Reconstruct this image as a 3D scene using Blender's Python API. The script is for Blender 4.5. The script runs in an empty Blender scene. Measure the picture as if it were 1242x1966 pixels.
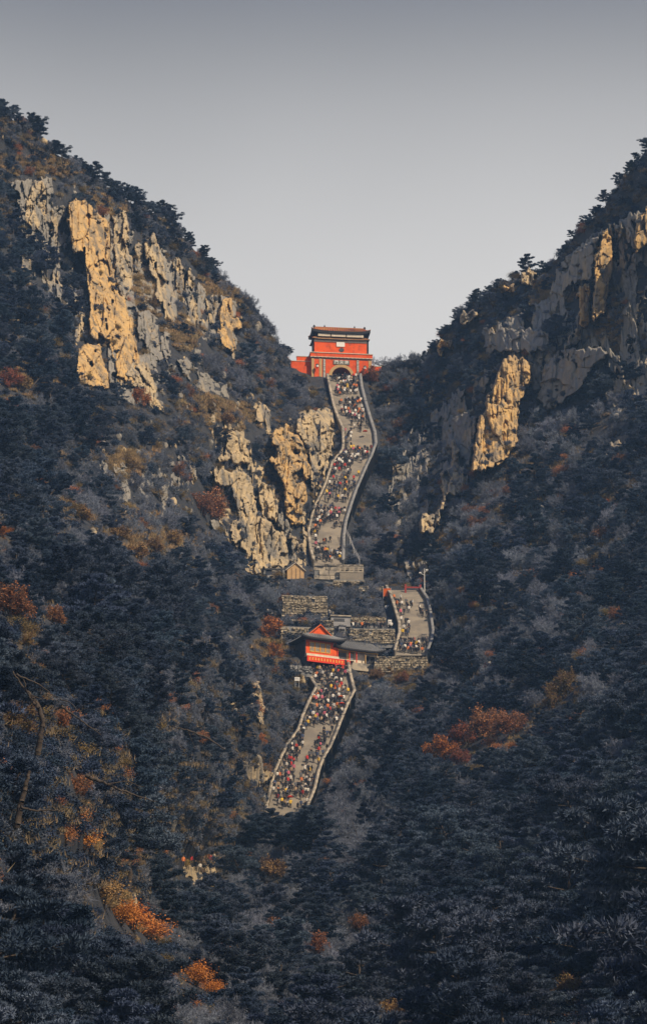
import bpy, bmesh, math, random
import numpy as np
from mathutils import Vector, Matrix

R = math.radians
sc = bpy.context.scene
col = sc.collection
random.seed(7)
rng = np.random.default_rng(7)

# ------------------------------------------------------------------ camera
F = 6400.0                    # focal length of the long lens, in photograph pixels
PITCH = R(17.0)
CP, SP = math.cos(PITCH), math.sin(PITCH)
cam_data = bpy.data.cameras.new('camera')
cam_data.sensor_fit = 'HORIZONTAL'
cam_data.sensor_width = 36.0
cam_data.lens = 36.0 * F / 1242.0
cam_data.clip_start = 1.0
cam_data.clip_end = 12000.0
cam = bpy.data.objects.new('camera', cam_data)
cam.location = (0, 0, 0)
cam.rotation_euler = (R(90) + PITCH, 0, 0)
col.objects.link(cam)
sc.camera = cam

# ------------------------------------------------------------------ sky, sun, exposure
SUN_AZ, SUN_EL = R(46), R(43)       # to the right of the camera's back, fairly high
SUN = Vector((math.sin(SUN_AZ) * math.cos(SUN_EL), -math.cos(SUN_AZ) * math.cos(SUN_EL), math.sin(SUN_EL)))
world = bpy.data.worlds.new('World')
sc.world = world
world.use_nodes = True
wn, wl = world.node_tree.nodes, world.node_tree.links
bg = wn['Background']
sky = wn.new('ShaderNodeTexSky')
sky.sky_type = 'NISHITA'
sky.sun_disc = False
sky.sun_elevation = SUN_EL
sky.sun_rotation = math.atan2(SUN.x, SUN.y)
sky.altitude = 900
sky.air_density = 1.0
sky.dust_density = 2.0
tc = wn.new('ShaderNodeTexCoord')
sep = wn.new('ShaderNodeSeparateXYZ')
wl.new(tc.outputs['Generated'], sep.inputs[0])
band = wn.new('ShaderNodeValToRGB')          # grey autumn haze lying along the whole horizon, thinning upwards
wl.new(sep.outputs['Z'], band.inputs[0])
cr = band.color_ramp
cr.interpolation = 'B_SPLINE'
stops = [(0.0, (.84, .80, .75)), (0.30, (.85, .81, .76)), (0.36, (.76, .73, .69)), (0.405, (.49, .475, .46)), (0.445, (.18, .178, .185)), (0.60, (.07, .13, .31)), (1.0, (.05, .14, .42))]
cr.elements[0].position = stops[0][0]
cr.elements[1].position = stops[-1][0]
for p, c in stops[1:-1]:
    cr.elements.new(p)
for e, (p, c) in zip(cr.elements, stops):
    e.position = p
    e.color = (c[0], c[1], c[2], 1)
cl = wn.new('ShaderNodeTexNoise')            # faint large unevenness of the overcast
cl.inputs['Scale'].default_value = 3.2
cl.inputs['Detail'].default_value = 3.0
wl.new(tc.outputs['Generated'], cl.inputs['Vector'])
clm = wn.new('ShaderNodeMapRange')
clm.inputs['From Min'].default_value = 0.3
clm.inputs['From Max'].default_value = 0.7
clm.inputs['To Min'].default_value = 0.8
clm.inputs['To Max'].default_value = 1.12
wl.new(cl.outputs['Fac'], clm.inputs['Value'])
mulc = wn.new('ShaderNodeMix')
mulc.data_type = 'RGBA'
mulc.blend_type = 'MULTIPLY'
mulc.inputs[0].default_value = 1.0
lum = wn.new('ShaderNodeVectorMath')         # the ramp holds 0..1 colours; the sky is ten times as bright
lum.operation = 'SCALE'
lum.inputs['Scale'].default_value = 10.0
wl.new(band.outputs[0], lum.inputs[0])
wl.new(lum.outputs[0], mulc.inputs[6])
wl.new(clm.outputs[0], mulc.inputs[7])
mix = wn.new('ShaderNodeMix')
mix.data_type = 'RGBA'
mix.inputs[0].default_value = 0.88
wl.new(sky.outputs[0], mix.inputs[6])
wl.new(mulc.outputs[2], mix.inputs[7])
wl.new(mix.outputs[2], bg.inputs['Color'])
bg.inputs['Strength'].default_value = 0.10

sd = bpy.data.lights.new('sun', 'SUN')
sd.energy = 5.0
sd.angle = R(0.5)
sd.color = (1.0, 0.80, 0.55)
so = bpy.data.objects.new('sun', sd)
so.rotation_euler = SUN.to_track_quat('Z', 'Y').to_euler()
so.location = (300, -200, 600)
col.objects.link(so)

sc.view_settings.view_transform = 'Standard'
sc.view_settings.look = 'None'
sc.view_settings.exposure = 0.0
sc.view_settings.gamma = 1.0
sc.view_settings.use_curve_mapping = False
sc.cycles.max_bounces = 5
sc.cycles.diffuse_bounces = 3
sc.cycles.volume_bounces = 0
sc.cycles.use_denoising = True

# ------------------------------------------------------------------ helpers: objects
def tag(o, label=None, cat=None, group=None, kind=None):
    if label: o['label'] = label
    if cat: o['category'] = cat
    if group: o['group'] = group
    if kind: o['kind'] = kind
    elif cat: o['kind'] = 'thing'
    return o

def empty(name, loc=(0, 0, 0), rz=0.0):
    o = bpy.data.objects.new(name, None)
    o.location = loc
    o.rotation_euler = (0, 0, rz)
    o.empty_display_size = 0.5
    col.objects.link(o)
    return o

def fast_mesh(name, verts, faces, mats=(), smooth=False, mat_index=None):
    """verts (n,3); faces (m,3) or (m,4) int arrays"""
    verts = np.asarray(verts, np.float32)
    faces = np.asarray(faces, np.int32)
    k = faces.shape[1]
    me = bpy.data.meshes.new(name)
    me.vertices.add(len(verts))
    me.vertices.foreach_set('co', verts.ravel())
    me.loops.add(faces.size)
    me.loops.foreach_set('vertex_index', faces.ravel())
    me.polygons.add(len(faces))
    me.polygons.foreach_set('loop_start', np.arange(0, faces.size, k, dtype=np.int32))
    if smooth:
        me.polygons.foreach_set('use_smooth', np.ones(len(faces), bool))
    if mat_index is not None:
        me.polygons.foreach_set('material_index', np.asarray(mat_index, np.int32))
    me.update(calc_edges=True)
    for m in mats:
        me.materials.append(m)
    return me

def obj(name, me, parent=None, loc=None):
    o = bpy.data.objects.new(name, me)
    if parent is not None: o.parent = parent
    if loc is not None: o.location = loc
    col.objects.link(o)
    return o

class MB:
    """collects simple solids; build() links them as ONE mesh object"""
    def __init__(s): s.v = []; s.f = []
    def add(s, vs, fs):
        n = len(s.v); s.v += [tuple(p) for p in vs]; s.f += [tuple(i + n for i in f) for f in fs]
    def box(s, x0, x1, y0, y1, z0, z1):
        s.add([(x0,y0,z0),(x1,y0,z0),(x1,y1,z0),(x0,y1,z0),(x0,y0,z1),(x1,y0,z1),(x1,y1,z1),(x0,y1,z1)],
              [(0,3,2,1),(4,5,6,7),(0,1,5,4),(1,2,6,5),(2,3,7,6),(3,0,4,7)])
    def bar(s, a, b, r, n=6, r2=None):
        a, b = Vector(a), Vector(b); d = (b - a).normalized()
        t = d.cross(Vector((0,0,1))) if abs(d.z) < .95 else d.cross(Vector((1,0,0)))
        t.normalize(); w = d.cross(t); r2 = r if r2 is None else r2; k = len(s.v); vs = []
        for p, q in ((a, r), (b, r2)):
            for i in range(n):
                an = 2*math.pi*i/n
                vs.append(p + t*math.cos(an)*q + w*math.sin(an)*q)
        s.add(vs, [(i,(i+1)%n,n+(i+1)%n,n+i) for i in range(n)] + [tuple(range(n-1,-1,-1)), tuple(range(n,2*n))])
    def prism(s, pts, y0, y1):
        """outline pts in (x,z) pushed from y0 to y1"""
        n = len(pts)
        s.add([(x,y0,z) for x,z in pts] + [(x,y1,z) for x,z in pts],
              [tuple(range(n)), tuple(range(2*n-1,n-1,-1))] + [((i+1)%n,i,n+i,n+(i+1)%n) for i in range(n)])
    def build(s, name, mat, parent=None, loc=None, smooth=False):
        me = bpy.data.meshes.new(name)
        me.from_pydata(s.v, [], s.f)
        bm = bmesh.new(); bm.from_mesh(me); bmesh.ops.recalc_face_normals(bm, faces=bm.faces); bm.to_mesh(me); bm.free()
        me.materials.append(mat)
        if smooth:
            for p in me.polygons: p.use_smooth = True
        return obj(name, me, parent, loc)

# ------------------------------------------------------------------ helpers: materials
def pmat(name, c1, c2=None, scale=1.0, rough=0.85, spec=0.25, stretch=(1,1,1), detail=5.0, bump=0.0, bump_scale=None, bump_dist=0.1,
         rand=0.0, lo=0.35, hi=0.65, c3=None, c3_scale=0.3, c3_lo=0.55, c3_hi=0.7, bump_stretch=None, use_objcolor=False):
    m = bpy.data.materials.new(name); m.use_nodes = True
    n, l = m.node_tree.nodes, m.node_tree.links
    b = n['Principled BSDF']
    b.inputs['Roughness'].default_value = rough
    b.inputs['Specular IOR Level'].default_value = spec
    t = n.new('ShaderNodeTexCoord')
    def noise(sc_, st, det):
        mp = n.new('ShaderNodeMapping'); mp.inputs['Scale'].default_value = st
        l.new(t.outputs['Object'], mp.inputs[0])
        x = n.new('ShaderNodeTexNoise'); x.inputs['Scale'].default_value = sc_; x.inputs['Detail'].default_value = det
        x.inputs['Roughness'].default_value = 0.62
        l.new(mp.outputs[0], x.inputs['Vector']); return x
    def ramp01(src, a, z):
        r = n.new('ShaderNodeMapRange'); r.inputs['From Min'].default_value = a; r.inputs['From Max'].default_value = z
        r.interpolation_type = 'SMOOTHSTEP'
        l.new(src, r.inputs['Value']); return r.outputs[0]
    def mixc(fac, a, bb):
        x = n.new('ShaderNodeMix'); x.data_type = 'RGBA'
        if isinstance(fac, float): x.inputs[0].default_value = fac
        else: l.new(fac, x.inputs[0])
        for i, v in ((6, a), (7, bb)):
            if isinstance(v, tuple): x.inputs[i].default_value = (*v, 1)
            else: l.new(v, x.inputs[i])
        return x.outputs[2]
    out = None
    if c2 is not None:
        out = mixc(ramp01(noise(scale, stretch, detail).outputs['Fac'], lo, hi), c1, c2)
    if c3 is not None:
        out = mixc(ramp01(noise(c3_scale, stretch, 4.0).outputs['Fac'], c3_lo, c3_hi), out if out is not None else c1, c3)
    if use_objcolor:
        oi = n.new('ShaderNodeObjectInfo'); out = oi.outputs['Color']
    if rand > 0:
        oi = n.new('ShaderNodeObjectInfo')
        hs = n.new('ShaderNodeHueSaturation')
        mr = n.new('ShaderNodeMapRange'); mr.inputs['To Min'].default_value = 1 - rand; mr.inputs['To Max'].default_value = 1 + rand
        l.new(oi.outputs['Random'], mr.inputs['Value']); l.new(mr.outputs[0], hs.inputs['Value'])
        ma = n.new('ShaderNodeMath'); ma.operation = 'MULTIPLY'; ma.inputs[1].default_value = 7.31
        mf = n.new('ShaderNodeMath'); mf.operation = 'FRACT'
        l.new(oi.outputs['Random'], ma.inputs[0]); l.new(ma.outputs[0], mf.inputs[0])
        mh = n.new('ShaderNodeMapRange'); mh.inputs['To Min'].default_value = 0.5 - rand*0.035; mh.inputs['To Max'].default_value = 0.5 + rand*0.03
        l.new(mf.outputs[0], mh.inputs['Value']); l.new(mh.outputs[0], hs.inputs['Hue'])
        if out is None: hs.inputs['Color'].default_value = (*c1, 1)
        else: l.new(out, hs.inputs['Color'])
        out = hs.outputs[0]
    if out is None: b.inputs['Base Color'].default_value = (*c1, 1)
    else: l.new(out, b.inputs['Base Color'])
    if bump > 0:
        bp = n.new('ShaderNodeBump'); bp.inputs['Strength'].default_value = bump; bp.inputs['Distance'].default_value = bump_dist
        l.new(noise(bump_scale or scale*3, bump_stretch or stretch, 6.0).outputs['Fac'], bp.inputs['Height'])
        l.new(bp.outputs[0], b.inputs['Normal'])
    return m

M = {}
M['earth'] = pmat('earth', (.026,.031,.042), (.048,.050,.056), scale=.5, bump=.6, bump_scale=1.5, bump_dist=.4, c3=(.085,.07,.05), c3_scale=.06)
VS = (1, 1, .33)
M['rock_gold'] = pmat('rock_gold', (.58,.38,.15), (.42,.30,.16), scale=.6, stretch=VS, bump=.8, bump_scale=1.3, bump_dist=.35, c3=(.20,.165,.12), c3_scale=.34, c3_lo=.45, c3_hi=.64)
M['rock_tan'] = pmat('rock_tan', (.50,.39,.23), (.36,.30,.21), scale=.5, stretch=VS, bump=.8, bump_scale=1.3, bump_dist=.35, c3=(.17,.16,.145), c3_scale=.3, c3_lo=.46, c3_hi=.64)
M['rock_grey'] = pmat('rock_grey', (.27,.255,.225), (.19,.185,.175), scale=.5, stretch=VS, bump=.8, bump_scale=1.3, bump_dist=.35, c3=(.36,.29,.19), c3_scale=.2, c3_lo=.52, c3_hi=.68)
M['pale_stone'] = pmat('pale_stone', (.46,.40,.31), (.26,.235,.20), scale=.9, bump=.6, bump_scale=4, bump_dist=.06, c3=(.17,.16,.145), c3_scale=.5, c3_lo=.5, c3_hi=.62)
M['step_stone'] = pmat('step_stone', (.29,.255,.205), (.20,.18,.155), scale=.3, bump=.4, bump_scale=4, bump_dist=.05)
M['grey_stone'] = pmat('grey_stone', (.26,.26,.26), (.18,.185,.19), scale=.8, bump=.6, bump_scale=3, bump_dist=.08)
M['rubble'] = pmat('rubble', (.42,.36,.26), (.30,.26,.20), scale=.9, bump=.7, bump_scale=4, bump_dist=.08)
M['red_wall'] = pmat('red_wall', (.80,.115,.02), (.66,.085,.018), scale=.8, rough=.85, bump=.2, bump_scale=8, bump_dist=.02, c3=(.46,.085,.03), c3_scale=.7, c3_lo=.52, c3_hi=.68)
M['cream'] = pmat('cream', (.72,.64,.52), (.58,.50,.40), scale=2)
M['white'] = pmat('white', (.78,.77,.74))
M['tan_plaster'] = pmat('tan_plaster', (.55,.36,.16), (.45,.31,.16), scale=1)
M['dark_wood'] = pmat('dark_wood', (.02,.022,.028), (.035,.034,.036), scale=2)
M['dark_slate'] = pmat('dark_slate', (.055,.06,.07), (.09,.09,.095), scale=1.5)
M['glazed'] = pmat('glazed', (.38,.10,.04), (.36,.18,.05), scale=.9, rough=.55, spec=.3, c3=(.15,.05,.05), c3_scale=.5)
M['tile_tan'] = pmat('tile_tan', (.36,.24,.13), (.24,.15,.09), scale=1.5)
M['tile_grey'] = pmat('tile_grey', (.07,.075,.085), (.11,.115,.12), scale=1.5)
M['tile_light'] = pmat('tile_light', (.26,.265,.27), (.19,.195,.2), scale=1.5)
M['gold'] = pmat('gold', (.72,.42,.09), (.55,.30,.06), scale=3)
M['glass'] = pmat('glass', (.16,.17,.18), (.25,.26,.26), scale=.8, rough=.25, spec=.5)
M['red_cloth'] = pmat('red_cloth', (.72,.05,.02))
M['orange_cloth'] = pmat('orange_cloth', (.80,.16,.02), (.65,.12,.03), scale=2)
M['yellow_print'] = pmat('yellow_print', (.80,.55,.10))
M['concrete'] = pmat('concrete', (.34,.34,.35), (.26,.26,.27), scale=1)
M['metal'] = pmat('metal', (.5,.5,.5), rough=.4)
M['board'] = pmat('board', (.16,.17,.155), (.22,.21,.18), scale=2)
M['wood_house'] = pmat('wood_house', (.55,.36,.18), (.45,.30,.16), scale=1.5)

# ------------------------------------------------------------------ numpy noise
def _hash(ix, iy, s):
    h = (ix.astype(np.int64) * 374761393 + iy.astype(np.int64) * 668265263 + s * 1442695041) & 0xffffffff
    h = ((h ^ (h >> 13)) * 1274126177) & 0xffffffff
    h = (h ^ (h >> 16)) & 0xffffffff
    return h.astype(np.float64) / 4294967295.0

def vnoise(x, y, s=0):
    ix, iy = np.floor(x), np.floor(y)
    fx, fy = x - ix, y - iy
    fx = fx*fx*fx*(fx*(fx*6-15)+10); fy = fy*fy*fy*(fy*(fy*6-15)+10)
    a = _hash(ix, iy, s); b = _hash(ix+1, iy, s); c = _hash(ix, iy+1, s); d = _hash(ix+1, iy+1, s)
    return (a*(1-fx)+b*fx)*(1-fy) + (c*(1-fx)+d*fx)*fy

def fbm(x, y, s=0, o=4, g=.5):
    t = np.zeros(np.broadcast(x, y).shape); a = 1.0; n = 0.0
    for i in range(o):
        t += a*(vnoise(x*2**i + 17.3*i, y*2**i - 9.1*i, s+i) - .5); n += a; a *= g
    return t/n*2

# ------------------------------------------------------------------ the lie of the land
def pw(u, v, d):
    """image pixel (column u, row v) at distance d along the lens -> world point"""
    u, v, d = np.broadcast_arrays(np.asarray(u, float), np.asarray(v, float), np.asarray(d, float))
    cx = (u - 621.0)/F; cy = (983.0 - v)/F
    return np.stack([d*cx, d*(CP - SP*cy), d*(SP + CP*cy)], -1)

def P(u, v, d): return Vector(pw(u, v, d).tolist())

PIXEL_DEPTHS = np.array([  # image pixels u, v, each with a chosen depth along the lens
 (-450,60,660),(-450,700,560),(-450,1300,240),(-450,2000,150),(-200,150,690),(0,210,715),(0,450,690),(0,750,600),(0,1000,460),(0,1200,330),(0,1400,250),(0,1700,210),(0,1966,190),(0,2350,150),
 (150,300,742),(150,500,715),(150,700,655),(150,850,600),(150,1000,530),(150,1300,340),(150,1600,260),(150,1966,205),
 (330,400,772),(330,560,745),(330,700,705),(330,850,670),(330,1000,625),(330,1150,545),(330,1300,450),(330,1500,380),(370,1690,500),(300,1780,350),(330,1966,245),
 (500,600,793),(500,700,770),(500,800,742),(480,950,712),(500,1100,690),(520,1180,660),(480,1300,610),(480,1500,562),(440,1690,530),(460,1800,400),(480,1966,300),(500,2350,190),
 (570,790,765),(590,900,742),(560,1000,715),(570,720,797),(560,1090,700),(585,1145,672),(580,1183,652),(545,1270,632),
 (660,720,799),(640,1120,697),(700,1100,702),(690,1190,660),(620,1290,632),(735,1264,643),(780,1270,641),(780,1320,622),(560,1560,581),(600,1640,520),(580,1750,450),(620,1966,320),
 (740,700,803),(770,695,802),(830,670,797),(780,800,788),(760,900,765),(740,1010,733),(800,1020,725),(800,1125,690),(850,1180,668),(840,1250,645),
 (900,570,790),(1050,505,772),(1150,400,752),(1242,275,742),(1242,420,734),(1242,600,720),(1100,620,745),(1000,700,748),(960,800,742),(960,900,722),(1100,780,726),(1242,780,698),
 (900,1000,700),(1050,950,686),(1242,950,652),(1100,1100,640),(1242,1150,590),(900,1200,635),(1000,1280,585),(1100,1300,545),(1242,1350,470),(880,1400,570),(750,1450,580),(720,1560,540),(800,1560,510),(950,1500,500),(1100,1500,460),(1242,1550,395),
 (800,1750,420),(950,1750,380),(1100,1750,350),(1242,1780,310),(800,1966,305),(1000,1966,275),(1242,1966,245),(1242,2350,170),
 (1450,150,718),(1450,600,695),(1450,1000,605),(1450,1500,350),(1450,2000,220),(1700,100,695),(1700,800,620),(1700,1500,300),(1700,2300,150)], float)
_sp = PIXEL_DEPTHS[:, :2]/1000.0
def _tk(r2): return np.where(r2 > 0, .5*r2*np.log(np.maximum(r2, 1e-12)), 0)
def _solve():
    n = len(_sp); K = _tk(((_sp[:, None]-_sp[None])**2).sum(-1)) + np.eye(n)*2e-4
    Pm = np.c_[np.ones(n), _sp]; A = np.zeros((n+3, n+3)); A[:n,:n] = K; A[:n,n:] = Pm; A[n:,:n] = Pm.T
    return np.linalg.solve(A, np.r_[np.log(PIXEL_DEPTHS[:, 2]), 0, 0, 0])
_w = _solve()
def base_depth(u, v):
    u, v = np.broadcast_arrays(np.asarray(u, float), np.asarray(v, float))
    q = np.stack([u.ravel(), v.ravel()], -1)/1000.0; out = np.empty(len(q))
    for i in range(0, len(q), 20000):
        b = q[i:i+20000]; r2 = ((b[:, None]-_sp[None])**2).sum(-1)
        out[i:i+20000] = _tk(r2) @ _w[:-3] + _w[-3] + b @ _w[-2:]
    return np.clip(np.exp(out), 110, 860).reshape(u.shape)

# the three flights of stairs: rising straight lines, with traced left and right edges
class Flight:
    def __init__(s, v_top, d_top, slope, v_bot, left, right):
        s.v0, s.v1, s.m = v_top, v_bot, slope
        p = pw(621, v_top, d_top); s.y0, s.z0 = p[1], p[2]
        s.L = np.array(left, float); s.R = np.array(right, float)
    def d(s, v):
        cy = (983.0-np.asarray(v, float))/F
        return (s.y0 - s.z0/s.m)/((CP-SP*cy) - (SP+CP*cy)/s.m)
    def left(s, v): return np.interp(v, s.L[:,1], s.L[:,0])
    def right(s, v): return np.interp(v, s.R[:,1], s.R[:,0])
UP = Flight(724, 797, .90, 1083,
    [(630,724),(637,761),(643,787),(651,809),(660,830),(661,860),(659,872),(640,894),(628,933),(615,962),(604,985),(596,1020),(594,1031),(598,1060),(604,1083)],
    [(689,724),(692,749),(699,777),(707,805),(717,836),(719,858),(711,880),(699,905),(680,950),(670,980),(661,1010),(657,1040),(656,1083)])
RT = Flight(1134, 680, .65, 1259,
    [(744,1134),(752,1149),(761,1179),(769,1207),(769,1225),(760,1259)],
    [(803,1134),(817,1155),(824,1182),(829,1219),(826,1240),(818,1259)])
LO = Flight(1281, 632, .85, 1606,
    [(599,1281),(598,1308),(610,1328),(596,1355),(584,1384),(575,1411),(555,1438),(540,1469),(528,1498),(519,1538),(515,1556),(508,1606)],
    [(666,1281),(671,1308),(678,1335),(667,1357),(656,1384),(644,1415),(631,1444),(617,1469),(609,1492),(602,1523),(589,1556),(576,1606)])
FLIGHTS = [UP, RT, LO]

def depth(u, v):
    u, v = np.broadcast_arrays(np.asarray(u, float), np.asarray(v, float))
    d = base_depth(u, v)
    q = pw(u, v, d); X = q[..., 0] + .35*q[..., 1]; Z = q[..., 2]*1.3
    d = d - 4.5*fbm(X/26, Z/26, 3, 3)*np.clip(d/500, .4, 1.2) - 1.3*fbm(X/5, Z/5, 11, 3)*np.clip(d/500, .4, 1)
    for fl in FLIGHTS:
        vc = np.clip(v, fl.v0, fl.v1)
        du = np.maximum(np.maximum(fl.left(vc)-6-u, u-fl.right(vc)-6), 0); dv = np.abs(v-vc)
        w = np.clip(1-np.hypot(du/15, dv/14), 0, 1); w = w*w*(3-2*w)
        w = np.where((du == 0) & (dv == 0), 1, w)
        d = d*(1-w) + (fl.d(vc)+1.3)*w
    return d

SKYLINE = np.array([(-450,-40),(-200,95),(0,222),(60,245),(110,300),(165,325),(210,370),(270,398),(330,428),(380,484),(440,548),(490,590),(520,645),(560,706),(600,720),(700,722),(735,703),(770,696),(810,690),(840,660),(880,603),(960,545),(1050,518),(1100,455),(1150,410),(1215,318),(1242,290),(1450,130),(1700,10)], float)
def vsky(u): return np.interp(u, SKYLINE[:,0], SKYLINE[:,1]) + 6*fbm(np.asarray(u)/22.0, np.zeros_like(np.asarray(u, float)), 5, 3)

def grid_faces(nr, nc):
    i = np.arange(nr*nc).reshape(nr, nc)
    return np.stack([i[:-1,:-1], i[1:,:-1], i[1:,1:], i[:-1,1:]], -1).reshape(-1, 4)

def build_terrain():
    us = np.arange(-450, 1701, 5.0); nr = 400
    t = np.linspace(0, 1, nr)[:, None]
    U = np.repeat(us[None], nr, 0); V = vsky(us)[None]*(1-t) + 2300*t
    D = depth(U, V)
    W = pw(U, V, D)
    back = []                                     # the far side of the ridge
    top = W[0]
    for k, (dy, dz) in enumerate([(4,.3),(10,.2),(18,-3),(40,-22),(90,-75),(160,-150),(240,-230)]):
        back.append(top + np.array([0, dy, dz]) + np.stack([np.zeros(len(us)), np.zeros(len(us)), .5*fbm(us/15, us*0+k, 9, 2)], -1))
    front = []                                    # the ground running down to the viewpoint
    bot = W[-1]
    for k, tt in enumerate([.2,.4,.6,.8,1.0,1.3,2.0,4.0]):
        g = bot.copy(); g[:,1] = bot[:,1]*(1-tt); g[:,0] = bot[:,0]*(1+.8*tt)
        g[:,2] = bot[:,2]*max(0,1-tt)**1.2 - 16*min(tt,1)**.7 - max(0, tt-1)*9
        front.append(g)
    allv = np.concatenate([np.array(back[::-1]), W, np.array(front)], 0)
    n = allv.shape[0]
    me = fast_mesh('mountainside', allv.reshape(-1,3), grid_faces(n, len(us)), [M['earth']], smooth=True)
    tag(obj('mountainside', me), 'steep earthy mountainside rising both ways from the stairway gully', 'mountainside', kind='structure')
    g = MB(); g.box(-5000, 5000, -5000, 5000, -62, -60)
    tag(g.build('valley_ground', M['earth']), 'level valley ground at the mountain foot', 'ground', kind='structure')
build_terrain()

# ------------------------------------------------------------------ cliffs: fractured rock, block by block
def inpoly(u, v, poly):
    c = np.zeros(u.shape, bool); n = len(poly); j = n-1
    for i in range(n):
        xi, yi = poly[i]; xj, yj = poly[j]
        with np.errstate(divide='ignore', invalid='ignore'):
            c ^= ((yi > v) != (yj > v)) & (u < (xj-xi)*(v-yi)/(yj-yi+1e-12)+xi)
        j = i
    return c
def sdf(u, v, poly):
    best = np.full(u.shape, 1e9); n = len(poly)
    for i in range(n):
        ax, ay = poly[i]; bx, by = poly[(i+1) % n]
        ex, ey = bx-ax, by-ay; t = np.clip(((u-ax)*ex+(v-ay)*ey)/(ex*ex+ey*ey+1e-9), 0, 1)
        best = np.minimum(best, np.hypot(u-ax-t*ex, v-ay-t*ey))
    return np.where(inpoly(u, v, poly), best, -best)

def cells(u, v, bw, bh, s, r):
    """anisotropic cells: nearest id, second-nearest distance gap"""
    u0, u1, v0, v1 = u.min()-bw, u.max()+bw, v.min()-bh, v.max()+bh
    nu, nv = int((u1-u0)/bw)+1, int((v1-v0)/bh)+1
    gu, gv = np.meshgrid(np.arange(nu), np.arange(nv))
    pu = (u0 + (gu + .5 + (r.random(gu.shape)-.5)*.95)*bw).ravel(); pv = (v0 + (gv + .5*(gu % 2) + (r.random(gu.shape)-.5)*.95)*bh).ravel()
    cu = np.clip(((u-u0)/bw).astype(int), 0, nu-1); cv = np.clip(((v-v0)/bh).astype(int), 0, nv-1)
    d1 = np.full(u.shape, 1e9); d2 = d1.copy(); i1 = np.zeros(u.shape, int)
    for a in (-2, -1, 0, 1, 2):
        for b in (-2, -1, 0, 1, 2):
            xa, yb = cu+a, cv+b; ok = (xa >= 0) & (xa < nu) & (yb >= 0) & (yb < nv)
            k = np.where(ok, yb*nu+xa, 0)
            ax, ay = np.abs(u-pu[k])/bw, np.abs(v-pv[k])/bh
            d = np.where(ok, (np.maximum(ax*1.05, ay)+.3*(ax+ay))**2*.7, 1e9)
            near = d < d1; d2 = np.where(near, d1, np.minimum(d2, d)); i1 = np.where(near, k, i1); d1 = np.where(near, d, d1)
    return i1, np.sqrt(d2)-np.sqrt(d1), pu, pv

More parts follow.
